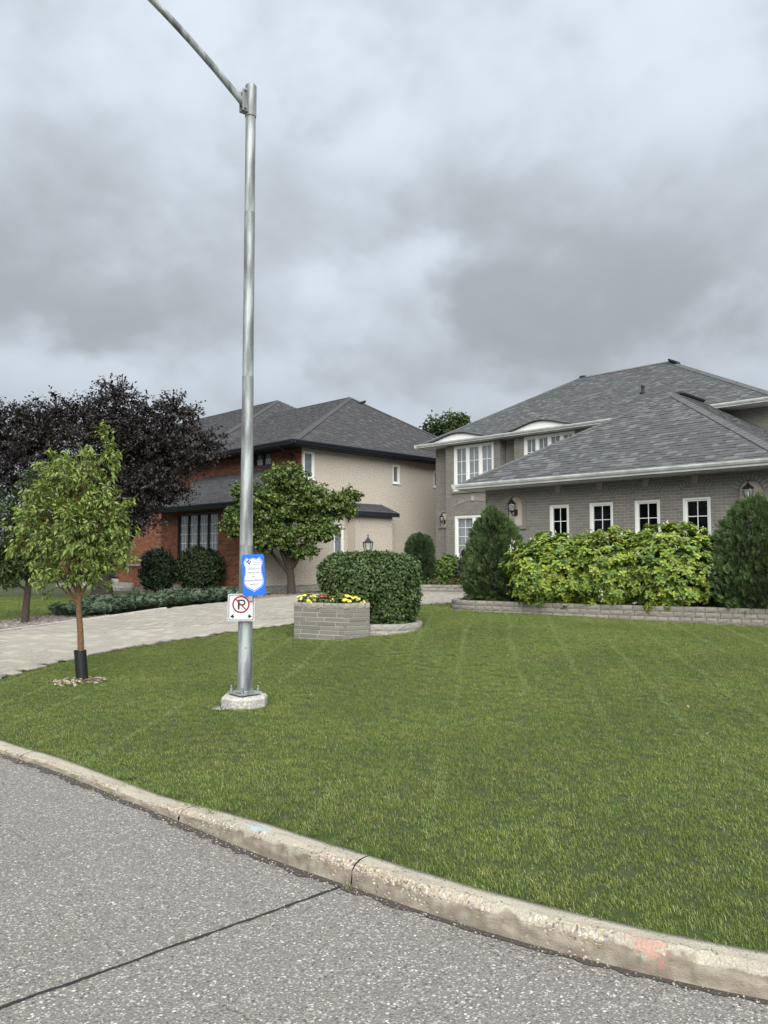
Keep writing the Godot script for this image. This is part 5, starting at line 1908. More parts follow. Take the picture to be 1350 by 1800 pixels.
func make_trees() -> void:
	# young boulevard tree in its plastic guard
	var b := on(-3.85, 9.85)
	var t := thing("young_tree", "young light green tree with tan trunk in a black guard on the lawn", "tree", b)
	var tr := [Vector3(0.02, -0.05, 0), Vector3(0.0, 0.3, 0), Vector3(-0.015, 0.6, 0), Vector3(-0.04, 0.9, 0.01), Vector3(-0.05, 1.15, 0.0), Vector3(-0.03, 1.7, 0.02), Vector3(-0.02, 2.2, 0.0), Vector3(0.0, 2.7, 0.0), Vector3(0.02, 3.0, 0)]
	var rd := [0.05, 0.042, 0.038, 0.036, 0.035, 0.022, 0.016, 0.01, 0.005]
	var yl := [lin(0.15, 0.215, 0.045), lin(0.19, 0.255, 0.06), lin(0.115, 0.175, 0.036), lin(0.23, 0.28, 0.08)]
	var lob := [[Vector3(-0.05, 1.75, 0.0), Vector3(0.62, 0.55, 0.6)], [Vector3(-0.45, 2.0, 0.15), Vector3(0.42, 0.55, 0.45)], [Vector3(0.36, 2.0, 0.0), Vector3(0.36, 0.6, 0.45)], [Vector3(-0.1, 2.5, 0.0), Vector3(0.52, 0.55, 0.5)], [Vector3(-0.45, 2.75, -0.05), Vector3(0.26, 0.45, 0.3)], [Vector3(0.26, 2.85, 0.0), Vector3(0.24, 0.5, 0.26)], [Vector3(0.52, 1.65, 0.05), Vector3(0.3, 0.32, 0.3)], [Vector3(-0.78, 1.75, 0.0), Vector3(0.32, 0.42, 0.32)], [Vector3(0.05, 2.0, 0.35), Vector3(0.4, 0.6, 0.3)], [Vector3(-0.4, 1.35, 0.1), Vector3(0.36, 0.32, 0.35)], [Vector3(0.2, 1.42, 0.05), Vector3(0.34, 0.3, 0.34)]]
	grow(t, tr, rd, [0.5, 0.45, 0.5, 0.72, 0.62, 0.78, 0.46, 0.42, 0.55, 0.4, 0.42], lob, 560, 17, leaf_mesh(0.21, 0.5, 0.3), 0.05, 0.09, yl, M.bark_tan, M.leaf, 0.36, 0.55, 0.07, 0.5)
	var g := MB.new()
	var prof := []
	for i in 61:
		prof.append([0.072 + (0.006 if i % 2 == 0 else 0.0), i * 0.0062])
	for i in prof.size():
		var ps := []
		for j in 24:
			var an := TAU * j / 24
			var ln := 0.0006 * i - 0.022
			if absf(an - 5.2) < 0.12 and i > 1:
				ps.append(Vector3(cos(an) * (prof[i][0] + 0.01) - ln, prof[i][1], sin(an) * (prof[i][0] + 0.01)))
			else:
				ps.append(Vector3(cos(an) * prof[i][0] - ln, prof[i][1], sin(an) * prof[i][0]))
		var r := g.ring(ps)
		if r > 0: g.bridge(r - 24, r, 24)
	part("trunk_guard", g.mesh(true), M.plastic, t)
	# purple-leaved tree in front of the brick house
	b = on(-8.9, 24.4)
	t = thing("purple_leaf_tree", "large tree with dark purple leaves and forked trunk before the red brick house", "tree", b)
	var pc := [lin(0.018, 0.0155, 0.0165), lin(0.026, 0.019, 0.0195), lin(0.013, 0.014, 0.0135), lin(0.038, 0.029, 0.029)]
	lob = [[Vector3(0.2, 5.0, 0.2), Vector3(1.7, 1.5, 1.6)], [Vector3(-2.0, 4.9, 0.2), Vector3(1.5, 1.3, 1.4)], [Vector3(1.9, 4.7, 0.0), Vector3(1.5, 1.5, 1.4)], [Vector3(-3.6, 5.3, 0.1), Vector3(1.4, 1.2, 1.3)], [Vector3(0.3, 6.4, 0.0), Vector3(1.0, 0.8, 1.0)], [Vector3(2.2, 6.0, 0.0), Vector3(1.0, 0.75, 1.0)], [Vector3(-1.6, 6.0, 0.0), Vector3(1.0, 0.7, 1.0)], [Vector3(1.3, 3.4, 0.5), Vector3(1.5, 0.9, 1.2)], [Vector3(-1.0, 3.3, 0.6), Vector3(1.6, 0.9, 1.2)], [Vector3(3.2, 4.9, 0.2), Vector3(0.85, 0.8, 0.8)], [Vector3(-3.2, 3.8, 0.4), Vector3(1.3, 0.9, 1.2)], [Vector3(2.2, 3.5, 0.3), Vector3(0.9, 0.7, 0.9)], [Vector3(1.2, 2.6, 0.6), Vector3(1.1, 0.6, 0.9)], [Vector3(-0.4, 2.5, 0.6), Vector3(1.2, 0.6, 0.9)], [Vector3(-0.7, 5.9, 0.1), Vector3(0.95, 0.75, 0.9)], [Vector3(1.25, 6.05, 0.0), Vector3(0.9, 0.7, 0.9)], [Vector3(-2.7, 5.75, 0.0), Vector3(0.95, 0.7, 0.9)], [Vector3(1.0, 5.2, 0.5), Vector3(1.0, 0.9, 0.9)]]
	tr = [Vector3(0, -0.2, 0), Vector3(-0.02, 0.25, 0), Vector3(-0.05, 0.7, 0), Vector3(-0.1, 1.2, 0), Vector3(-0.05, 1.9, 0), Vector3(0.1, 3.0, 0), Vector3(0.2, 4.2, 0)]
	rd = [0.42, 0.34, 0.30, 0.27, 0.22, 0.14, 0.06]
	grow(t, tr, rd, [0.7, 0.5, 0.35, 0.45, 0.85, 0.6, 0.75, 0.35, 0.45, 0.4, 0.45, 0.3, 0.35, 0.4, 0.7, 0.7, 0.55, 0.6], lob, 3200, 13, leaf_mesh(0.3, 0.35, 0.2), 0.075, 0.13, pc, M.bark_dark, M.leaf_waxy, 0.15, 0.42, 0.16, 0.6)
	# small dense tree at the edge of the rock strip
	b = on(-8.0, 17.2)
	t = thing("small_tree", "small dense dark green tree in the rock strip beside the driveway", "tree", b)
	var dc := [lin(0.040, 0.075, 0.018), lin(0.055, 0.10, 0.022), lin(0.028, 0.055, 0.015)]
	lob = [[Vector3(-0.2, 2.2, 0), Vector3(0.8, 0.9, 0.8)], [Vector3(0.3, 1.6, 0.1), Vector3(0.6, 0.6, 0.6)], [Vector3(-0.6, 1.5, 0.1), Vector3(0.7, 0.6, 0.6)], [Vector3(0.2, 3.0, 0), Vector3(0.5, 0.6, 0.5)], [Vector3(0.55, 1.2, 0.2), Vector3(0.4, 0.3, 0.4)], [Vector3(-0.3, 1.1, 0.3), Vector3(0.6, 0.35, 0.5)]]
	tr = [Vector3(0, -0.1, 0), Vector3(0.03, 0.4, 0), Vector3(0.07, 0.9, 0), Vector3(0.05, 1.5, 0), Vector3(-0.05, 2.4, 0)]
	rd = [0.09, 0.075, 0.065, 0.05, 0.02]
	grow(t, tr, rd, [0.6, 0.45, 0.5, 0.75, 0.4, 0.4], lob, 800, 15, leaf_mesh(0.28, 0.35, 0.25), 0.06, 0.10, dc, M.bark_grey, M.leaf, 0.3, 0.5, 0.10, 0.5)
	# spreading maple in front of the stucco wall
	b = on(-3.1, 25.8)
	t = thing("maple_tree", "low spreading green maple with several stems before the stucco wall", "tree", b)
	var mc := [lin(0.075, 0.125, 0.028), lin(0.105, 0.165, 0.036), lin(0.052, 0.095, 0.022), lin(0.16, 0.20, 0.05)]
	lob = [[Vector3(-0.9, 2.9, 0.2), Vector3(1.1, 0.75, 1.0)], [Vector3(0.5, 3.1, 0.0), Vector3(1.1, 0.8, 1.0)], [Vector3(-0.2, 3.9, 0.0), Vector3(0.9, 0.6, 0.9)], [Vector3(1.6, 3.0, 0.0), Vector3(0.75, 0.6, 0.7)], [Vector3(-1.7, 2.4, 0.2), Vector3(0.8, 0.6, 0.8)], [Vector3(-0.6, 1.9, 0.5), Vector3(1.2, 0.5, 0.8)], [Vector3(0.9, 2.2, 0.3), Vector3(0.9, 0.5, 0.8)], [Vector3(2.0, 3.3, 0.0), Vector3(0.4, 0.35, 0.4)], [Vector3(0.55, 1.45, 0.3), Vector3(0.5, 0.3, 0.5)], [Vector3(-1.5, 3.4, 0.1), Vector3(0.6, 0.5, 0.6)]]
	tr = [Vector3(0, -0.2, 0), Vector3(0.0, 0.3, 0), Vector3(-0.03, 0.7, 0), Vector3(-0.08, 1.1, 0), Vector3(-0.12, 1.7, 0), Vector3(-0.05, 2.6, 0)]
	rd = [0.17, 0.135, 0.12, 0.105, 0.08, 0.04]
	grow(t, tr, rd, [0.35, 0.55, 0.8, 0.5, 0.35, 0.4, 0.5, 0.6, 0.45, 0.5], lob, 1700, 15, leaf_mesh(0.42, 0.3, 0.3), 0.075, 0.12, mc, M.bark_grey, M.leaf, 0.35, 0.42, 0.14, 0.6)
	# poplar behind the houses
	b = Vector3(4.15, 0.5, -50)
	t = thing("poplar_tree", "tall green tree showing above the roofs between the two houses", "tree", b)
	var qc := [lin(0.05, 0.085, 0.03), lin(0.07, 0.11, 0.038), lin(0.04, 0.07, 0.026)]
	lob = [[Vector3(-0.8, 9.0, 0), Vector3(1.2, 1.6, 1.2)], [Vector3(0.7, 9.2, 0), Vector3(1.2, 1.6, 1.2)], [Vector3(0, 7.2, 0), Vector3(2.0, 1.8, 1.8)], [Vector3(1.3, 8.2, 0), Vector3(0.9, 1.2, 0.9)], [Vector3(-1.3, 8.0, 0), Vector3(0.8, 1.1, 0.8)], [Vector3(0.2, 10.2, 0), Vector3(0.6, 0.7, 0.6)]]
	tr = [Vector3(0, -0.3, 0), Vector3(0, 2, 0), Vector3(0, 4.5, 0), Vector3(0, 7, 0), Vector3(0, 9.5, 0)]
	rd = [0.3, 0.26, 0.2, 0.12, 0.04]
	grow(t, tr, rd, [0.6, 0.6, 0.5, 0.55, 0.55, 0.8], lob, 1300, 12, leaf_mesh(0.4, 0.3, 0.2), 0.14, 0.22, qc, M.bark_grey, M.leaf, 0.2, 0.5, 0.25, 0.5)

func make_street_trees() -> void:
	# trees across the street, left of the frame: the garage windows mirror them
	var sc := [lin(0.035, 0.06, 0.018), lin(0.05, 0.085, 0.024), lin(0.028, 0.05, 0.015)]
	var k := 0
	for q in [[-17.5, 4.0, 1.0], [-20.5, 8.5, 1.15], [-26.0, 5.5, 1.2], [-24.0, 12.5, 1.1], [-29.0, 16.0, 1.2]]:
		var f: float = q[2]
		var t := thing("street_tree", ["leafy green tree across the street, nearest the lamp's arm", "leafy green tree across the street, second along the far kerb", "leafy green tree set back across the street", "leafy green tree across the street, third along the far kerb", "leafy green tree across the street, last along the far kerb"][k], "tree", Vector3(q[0], 0.05, -q[1]), 0.0, "trees across the street")
		k += 1
		var lob := [[Vector3(0, 4.6, 0) * f, Vector3(2.6, 2.2, 2.6) * f], [Vector3(-1.2, 6.6, 0.4) * f, Vector3(1.8, 1.6, 1.8) * f], [Vector3(1.2, 6.4, -0.5) * f, Vector3(1.9, 1.7, 1.9) * f], [Vector3(0.2, 2.8, 0.5) * f, Vector3(2.2, 1.2, 2.2) * f]]
		grow(t, [Vector3(0, -0.3, 0), Vector3(0, 1.2, 0) * f, Vector3(0.1, 3, 0) * f, Vector3(0, 5.5, 0) * f], [0.28, 0.22, 0.17, 0.07], [0.6, 0.8, 0.75, 0.45], lob, 420, 9, leaf_mesh(0.45, 0.3, 0.2), 0.26, 0.42, sc, M.bark_grey, M.leaf_waxy, 0.2, 0.5, 0.3, 0.5)

func profile_bush(t: Node3D, c: Vector3, prof: Array, squash: float, n: int, mesh: Mesh, s0: float, s1: float, cols: Array, m: Material, mode: String, lump := 0.12, inset := 0.3, called := "foliage") -> void:
	# leaves over a body of revolution: prof is [height, radius]; mode says how the leaves lie
	var nz := FastNoiseLite.new()
	nz.seed = rng.randi_range(0, 9999)
	nz.frequency = 2.4
	nz.fractal_octaves = 3
	var acc := [0.0]
	for i in range(1, prof.size()):
		var dy: float = prof[i][0] - prof[i - 1][0]; var dr: float = prof[i][1] - prof[i - 1][1]
		acc.append(acc[-1] + sqrt(dy * dy + dr * dr) * (prof[i][1] + prof[i - 1][1] + 0.02))
	var xs := []
	var cs := PackedColorArray()
	for k in n:
		var q: float = rng.randf() * acc[-1]
		var i := 1
		while i < acc.size() - 1 and acc[i] < q: i += 1
		var u: float = (q - acc[i - 1]) / maxf(acc[i] - acc[i - 1], 1e-6)
		var y: float = lerpf(prof[i - 1][0], prof[i][0], u); var r: float = lerpf(prof[i - 1][1], prof[i][1], u)
		var an := rng.randf() * TAU
		var slope: float = atan2(prof[i - 1][1] - prof[i][1], maxf(prof[i][0] - prof[i - 1][0], 1e-3))
		if prof[i][0] < prof[i - 1][0]: slope = -1.2
		var out := Vector3(cos(an) * cos(slope), sin(slope), sin(an) * cos(slope))
		var p := Vector3(cos(an) * r, y, sin(an) * r * squash)
		var lmp := nz.get_noise_3dv((c + p) * 1.5)
		var back := rng.randf()   # leaves sit at random distances inside the outline
		p += out * (lmp * lump - inset * back * back * back * minf(r, 0.5))
		var d: Vector3
		var nn: Vector3
		if mode == "frond":
			d = (out * 0.7 + Vector3(0, 0.75, 0) + rdir() * 0.55).normalized()
			nn = (Vector3(-sin(an), 0, cos(an)) + rdir() * 0.8).normalized()
		elif mode == "rosette":
			d = (out + Vector3(0, 0.55, 0) + rdir() * 0.4).normalized()
			nn = rdir()
		elif mode == "flat":
			d = (rdir() * 0.9 + Vector3(0, -0.25, 0) + out * 0.35).normalized()
			nn = (out + Vector3(0, 0.5, 0) + rdir() * 0.5).normalized()
		else:
			d = (out + Vector3(0, 0.15, 0) + rdir() * 0.7).normalized()
			nn = rdir()
		xs.append(leaf_xf(c + p, d, nn, rf(s0, s1)))
		var col := pick(cols)
		cs.append(col)
	foliage(called, mesh, m, xs, cs, t)

func stems(t: Node3D, c: Vector3, n: int, h: float, r: float, m: Material) -> void:
	var mb := MB.new()
	for i in n:
		var an := TAU * i / n + rf(-0.3, 0.3)
		var e := c + Vector3(cos(an) * r * rf(0.5, 1), h * rf(0.75, 1), sin(an) * r * rf(0.5, 1))
		var s := c + Vector3(cos(an) * 0.06, -0.05, sin(an) * 0.06)
		mb.tube([s, s.lerp(e, 0.5) + rdir() * 0.05, e], [0.02, 0.014, 0.006], 5)
	part("stem", mb.mesh(true), m, t)

func rosette_mesh(sd: int) -> ArrayMesh:
	var r := RandomNumberGenerator.new()
	r.seed = sd
	var mb := MB.new()
	for ring in 2:
		var n := 4 if ring == 0 else 3
		for i in n:
			var an := TAU * (i + 0.5 * ring) / n + r.randf_range(-0.25, 0.25)
			var lift := 0.25 if ring == 0 else 0.75
			var d := Vector3(lift + r.randf_range(-0.1, 0.1), cos(an), sin(an)).normalized()
			var L := (1.0 if ring == 0 else 0.72) * r.randf_range(0.85, 1.12)
			var o := Vector3(0.06 * ring, 0, 0)
			var s := d.cross(Vector3(1, 0, 0)).normalized()
			var up := s.cross(d).normalized()
			if up.x < 0: up = -up
			var k := r.randf_range(0.85, 1.12) * (1.0 if ring == 0 else 1.15)
			var col := Color(k, k, k)
			var w := 0.30 * L
			var a := o + d * L * 0.3 ; var b := o + d * L * 0.68 - up * 0.05 * L; var e := o + d * L - up * 0.12 * L
			mb.quad(o, a + s * w * 0.85 + up * w * 0.35, b + s * w * 0.8 + up * w * 0.25, b, col)
			mb.tri(b, b + s * w * 0.8 + up * w * 0.25, e, col)
			mb.quad(o, b, b - s * w * 0.8 + up * w * 0.25, a - s * w * 0.85 + up * w * 0.35, col)
			mb.tri(b, e, b - s * w * 0.8 + up * w * 0.25, col)
	return mb.mesh()

func blossom_mesh(sd: int) -> ArrayMesh:
	# loose cone of small white florets along +x
	var r := RandomNumberGenerator.new()
	r.seed = sd
	var mb := MB.new()
	for i in 26:
		var t := r.randf()
		var an := r.randf() * TAU
		var p := Vector3(t, cos(an) * 0.42 * (1.1 - t), sin(an) * 0.42 * (1.1 - t))
		var n := Vector3(0.3, cos(an), sin(an)).normalized()
		var a := n.cross(Vector3(1, 0, 0)).normalized() * 0.10; var b := n.cross(a).normalized() * 0.10
		mb.quad(p + a, p + b, p - a, p - b)
	return mb.mesh()

func make_shrubs() -> void:
	var fr := frond_mesh(5)
	var cedar := [lin(0.040, 0.078, 0.022), lin(0.055, 0.10, 0.026), lin(0.030, 0.060, 0.018), lin(0.075, 0.12, 0.03)]
	# rounded cedar at the garage corner
	var b := Vector3(2.32, 0.76, -16.25)
	var t := thing("cedar_shrub", "rounded dense green cedar shrub at the garage corner, by the lantern niche", "shrub", b)
	stems(t, Vector3.ZERO, 5, 1.2, 0.25, M.bark_grey)
	profile_bush(t, Vector3.ZERO, [[0.02, 0.34], [0.15, 0.5], [0.45, 0.58], [0.8, 0.56], [1.15, 0.47], [1.45, 0.36], [1.68, 0.25], [1.8, 0.14], [1.85, 0.02]], 1.0, 5200, fr, 0.10, 0.19, cedar, M.needle, "frond", 0.17, 0.35)
	profile_bush(t, Vector3.ZERO, [[0.05, 0.25], [0.4, 0.42], [1.1, 0.34], [1.7, 0.08]], 1.0, 1100, fr, 0.14, 0.22, cedar, M.needle, "frond", 0.1, 0.2, "inner_foliage")
	# tall cone cedar
	b = Vector3(6.72, 0.76, -13.95)
	t = thing("cedar_shrub", "tall cone shaped green cedar shrub at the end of the hydrangeas", "shrub", b)
	stems(t, Vector3.ZERO, 5, 1.5, 0.3, M.bark_grey)
	profile_bush(t, Vector3.ZERO, [[0.02, 0.6], [0.2, 0.8], [0.55, 0.82], [0.95, 0.7], [1.35, 0.53], [1.7, 0.36], [1.82, 0.2], [1.93, 0.04]], 1.0, 7000, fr, 0.10, 0.19, cedar, M.needle, "frond", 0.2, 0.35)
	profile_bush(t, Vector3.ZERO, [[0.05, 0.4], [0.4, 0.62], [1.2, 0.42], [1.9, 0.1]], 1.0, 1500, fr, 0.14, 0.22, cedar, M.needle, "frond", 0.1, 0.2, "inner_foliage")
	# clipped column beside the far bed
	b = Vector3(1.06, 0.86, -23.0)
	t = thing("cedar_column", "dark green clipped column shrub at the corner of the stucco house", "shrub", b)
	stems(t, Vector3.ZERO, 4, 1.0, 0.15, M.bark_grey)
	profile_bush(t, Vector3.ZERO, [[-0.02, 0.30], [0.2, 0.36], [0.7, 0.40], [1.1, 0.38], [1.3, 0.31], [1.42, 0.18], [1.46, 0.02]], 1.0, 3600, fr, 0.09, 0.15, [lin(0.03, 0.06, 0.018), lin(0.04, 0.078, 0.02), lin(0.024, 0.048, 0.015)], M.needle, "frond", 0.06, 0.3)
	profile_bush(t, Vector3.ZERO, [[0.0, 0.2], [0.7, 0.28], [1.2, 0.22], [1.34, 0.02]], 1.0, 1500, fr, 0.12, 0.18, [lin(0.03, 0.06, 0.018), lin(0.04, 0.078, 0.02), lin(0.024, 0.048, 0.015)], M.needle, "frond", 0.03, 0.5, "inner_foliage")
	# hydrangeas
	var ro := rosette_mesh(9)
	var lime := [lin(0.23, 0.30, 0.04), lin(0.18, 0.255, 0.04), lin(0.12, 0.20, 0.036), lin(0.29, 0.34, 0.05), lin(0.095, 0.165, 0.033)]
	var bl := blossom_mesh(3)
	var spots := [[3.42, 15.35, 0.92, 1.32, "lime green hydrangea with white flowers next to the rounded cedar"], [4.42, 14.95, 0.90, 1.42, "lime green hydrangea between two others under the middle garage windows"], [5.38, 14.45, 0.90, 1.52, "lime green hydrangea with white flowers next to the cone cedar"]]
	for s in spots:
		t = thing("hydrangea", s[4], "shrub", Vector3(s[0], 0.76, -s[1]), 0.0, "hydrangeas under the garage windows")
		stems(t, Vector3.ZERO, 9, s[3] * 0.8, 0.45, M.bark_grey)
		var R: float = s[2]; var hh: float = s[3]
		var pr := [[0.02, R * 0.62], [0.2, R * 0.9], [hh * 0.4, R], [hh * 0.65, R * 0.95], [hh * 0.84, R * 0.72], [hh * 0.96, R * 0.4], [hh, 0.02]]
		profile_bush(t, Vector3.ZERO, pr, 0.75, 2000, ro, 0.068, 0.112, lime, M.leaf, "rosette", 0.3, 0.5)
		var pi2 := []
		for q in pr: pi2.append([q[0] * 0.92, q[1] * 0.72])
		profile_bush(t, Vector3.ZERO, pi2, 0.75, 420, ro, 0.11, 0.16, lime, M.leaf, "rosette", 0.1, 0.4, "inner_foliage")
		var pf := []
		for q in pr: pf.append([q[0] * 1.02, q[1] * 1.1])
		profile_bush(t, Vector3(0, 0.03, 0), pf, 0.78, 34, bl, 0.06, 0.11, [lin(0.72, 0.74, 0.66), lin(0.62, 0.68, 0.5)], M.petal, "rosette", 0.22, 0.0, "blossom")
	# clipped shrub in the stone ring
	t = thing("clipped_shrub", "broad clipped dark green shrub with a flat top behind the brick planter", "shrub", Vector3(-0.05, 0.55, -13.3))
	var hedge := [lin(0.042, 0.078, 0.020), lin(0.058, 0.10, 0.026), lin(0.032, 0.062, 0.017), lin(0.08, 0.125, 0.035)]
	var lf := leaf_mesh(0.36, 0.35, 0.2)
	stems(t, Vector3.ZERO, 9, 1.0, 0.5, M.bark_grey)
	profile_bush(t, Vector3(-0.2, 0.0, 0), [[0.40, 0.35], [0.45, 0.70], [0.6, 0.83], [0.82, 0.885], [1.0, 0.87], [1.11, 0.78], [1.18, 0.6], [1.205, 0.3], [1.21, 0.01]], 0.82, 15000, lf, 0.036, 0.062, hedge, M.leaf_waxy, "flat", 0.06, 0.3)
	profile_bush(t, Vector3(0.1, 0.0, 0.05), [[-0.02, 0.36], [0.1, 0.46], [0.35, 0.55], [0.6, 0.58]], 0.9, 5600, lf, 0.036, 0.062, hedge, M.leaf_waxy, "flat", 0.10, 0.35, "lower_foliage")
	profile_bush(t, Vector3(-0.15, 0.0, 0), [[0.3, 0.4], [0.6, 0.66], [1.05, 0.62], [1.12, 0.05]], 0.8, 3000, lf, 0.06, 0.085, hedge, M.leaf_waxy, "flat", 0.04, 0.25, "inner_foliage")
	# bed in front of the tall bay
	t = thing("lime_shrub", "small round light green shrub under the tall bay windows", "shrub", Vector3(1.95, 0.86, -23.0))
	stems(t, Vector3.ZERO, 6, 0.5, 0.2, M.bark_grey)
	profile_bush(t, Vector3.ZERO, [[0.0, 0.3], [0.2, 0.42], [0.5, 0.44], [0.7, 0.34], [0.82, 0.15], [0.84, 0.01]], 1.0, 1500, lf, 0.07, 0.12, [lin(0.09, 0.165, 0.03), lin(0.13, 0.20, 0.035), lin(0.065, 0.12, 0.025)], M.leaf, "flat", 0.1, 0.4)
	t = thing("dark_shrub", "dark purple brown shrub between the light green shrub and the cedar", "shrub", Vector3(2.45, 0.86, -22.4))
	stems(t, Vector3.ZERO, 5, 0.6, 0.15, M.bark_dark)
	profile_bush(t, Vector3.ZERO, [[0.0, 0.2], [0.3, 0.28], [0.7, 0.27], [0.95, 0.15], [1.02, 0.01]], 1.0, 1000, lf, 0.06, 0.1, [lin(0.03, 0.022, 0.024), lin(0.045, 0.03, 0.03)], M.leaf_waxy, "flat", 0.1, 0.3)
	# two dark shrubs before the brick house window
	for s in [[-8.05, 27.4, 0.6, 1.55, "dark green shrub under the left end of the navy framed window"], [-6.55, 27.3, 0.85, 1.6, "wide dark green shrub in front of the navy framed window"]]:
		t = thing("dark_green_shrub", s[4], "shrub", on(s[0], s[1]), 0.0, "shrubs before the brick house")
		stems(t, Vector3.ZERO, 8, 1.1, s[2] * 0.7, M.bark_grey)
		var R: float = s[2]; var hh: float = s[3]
		profile_bush(t, Vector3.ZERO, [[0.25, R * 0.55], [0.5, R * 0.9], [hh * 0.55, R], [hh * 0.8, R * 0.85], [hh * 0.95, R * 0.5], [hh, 0.02]], 0.9, 4200, lf, 0.07, 0.12, [lin(0.022, 0.045, 0.014), lin(0.032, 0.062, 0.018), lin(0.016, 0.034, 0.011)], M.leaf_waxy, "flat", 0.24, 0.45)
	# red bedding flowers over the low wall, one plant at a time
	var fl := flower_mesh(4)
	for i in 9:
		var p := Vector2(0.5, 22.15).lerp(Vector2(2.6, 21.6), i / 8.0) + Vector2(rf(-0.05, 0.05), rf(0.05, 0.2))
		t = thing("red_flower_plant", "small red flowering bedding plant behind the short low wall", "flower", Vector3(p.x, 0.86, -p.y), 0.0, "red bedding flowers above the low wall")
		profile_bush(t, Vector3.ZERO, [[0.0, 0.1], [0.1, 0.13], [0.17, 0.08], [0.19, 0.01]], 1.0, 60, lf, 0.05, 0.08, [lin(0.05, 0.09, 0.02), lin(0.07, 0.12, 0.03)], M.leaf, "flat", 0.03, 0.3)
		profile_bush(t, Vector3(0, 0.03, 0), [[0.05, 0.1], [0.12, 0.12], [0.18, 0.07], [0.2, 0.01]], 1.0, 4, fl, 0.026, 0.04, [lin(0.30, 0.02, 0.02), lin(0.38, 0.045, 0.035)], M.petal, "rosette", 0.03, 0.0, "blossom")
	# petunias in the planter
	var pets := [[-1.27, 12.88, 0.17, [lin(0.66, 0.60, 0.09), lin(0.72, 0.68, 0.2)], "yellow petunias at the driveway end of the planter", 26], [-1.02, 12.80, 0.19, [lin(0.50, 0.05, 0.05), lin(0.40, 0.06, 0.12), lin(0.55, 0.12, 0.08)], "red petunias in the middle of the planter", 14], [-0.92, 12.98, 0.2, [lin(0.12, 0.03, 0.25), lin(0.3, 0.03, 0.16), lin(0.16, 0.05, 0.30)], "purple petunias at the back of the planter", 34], [-0.68, 12.62, 0.18, [lin(0.68, 0.62, 0.10), lin(0.74, 0.70, 0.22)], "yellow petunias at the front corner of the planter", 38], [-0.45, 12.78, 0.17, [lin(0.68, 0.62, 0.10), lin(0.74, 0.70, 0.22)], "yellow petunias beside the clipped shrub in the planter", 34]]
	for s in pets:
		t = thing("petunia_clump", s[4], "flowers", Vector3(s[0], 0.915, -s[1]), 0.0, "petunias in the brick planter")
		var R: float = s[2]
		var pr := [[0.0, R], [0.05, R * 1.05], [0.1, R * 0.8], [0.14, R * 0.4], [0.15, 0.01]]
		profile_bush(t, Vector3.ZERO, pr, 1.0, 150, lf, 0.035, 0.06, [lin(0.06, 0.11, 0.025), lin(0.09, 0.15, 0.035)], M.leaf, "flat", 0.03, 0.4)
		profile_bush(t, Vector3(0, 0.015, 0), pr, 1.0, s[5], fl, 0.032, 0.044, s[3], M.petal, "rosette", 0.03, 0.0, "blossom")

func flower_mesh(sd: int) -> ArrayMesh:
	# trumpet of five joined petals facing +x
	var r := RandomNumberGenerator.new()
	r.seed = sd
	var mb := MB.new()
	for i in 10:
		var a0 := TAU * i / 10; var a1 := TAU * (i + 1) / 10
		var r0 := 1.0 if i % 2 == 0 else 0.82
		var r1 := 0.82 if i % 2 == 0 else 1.0
		mb.tri(Vector3(-0.25, 0, 0), Vector3(0.1, cos(a0) * r0, sin(a0) * r0), Vector3(0.1, cos(a1) * r1, sin(a1) * r1))
	return mb.mesh()

# ------------------------------------------------------------------ lawn and ground cover
func tuft_mesh(sd: int, n: int, r: float, h0: float, h1: float, w: float) -> ArrayMesh:
	var g := RandomNumberGenerator.new()
	g.seed = sd
	var mb := MB.new()
	for i in n:
		var p := Vector3(g.randf_range(-r, r), -0.008, g.randf_range(-r, r))
		var an := g.randf() * TAU
		var lean := g.randf_range(0.25, 1.2)
		var h := g.randf_range(h0, h1)
		var d := Vector3(cos(an), 0, sin(an))
		var s := Vector3(-sin(an + 0.6), 0, cos(an + 0.6)) * w * g.randf_range(0.7, 1.2)
		var m := p + Vector3(0, h * 0.62, 0) + d * lean * h * 0.35
		var e := p + Vector3(0, h * (1.0 - 0.25 * lean), 0) + d * lean * h * 0.95
		var c := Color(0.092, 0.145, 0.022).lerp(Color(0.155, 0.21, 0.036), g.randf())
		if g.randf() < 0.12:
			c = Color(0.29, 0.30, 0.13)
		elif g.randf() < 0.25:
			c = Color(0.07, 0.125, 0.024)
		mb.quad(p - s, m - s * 0.8, m + s * 0.8, p + s, c)
		mb.tri(m - s * 0.8, e, m + s * 0.8, c)
	return mb.mesh()

func on_lawn(x: float, d: float) -> bool:
	if curb_dist(x, d) < 0.135:
		return false
	if in_drive(x, d):
		return false
	if Geometry2D.is_point_in_polygon(Vector2(x, d), planter_poly) or Vector2(x, d).distance_to(RING_C) < 0.66:
		return false
	if Geometry2D.is_point_in_polygon(Vector2(x, d), bed_poly):
		return false
	if Geometry2D.is_point_in_polygon(Vector2(x, d), rock_poly):
		return false
	if Vector2(x + 1.47, d - 8.2).length() < 0.235:
		return false
	return true

var planter_poly := PackedVector2Array()
var bed_poly := PackedVector2Array()
var rock_poly := PackedVector2Array()

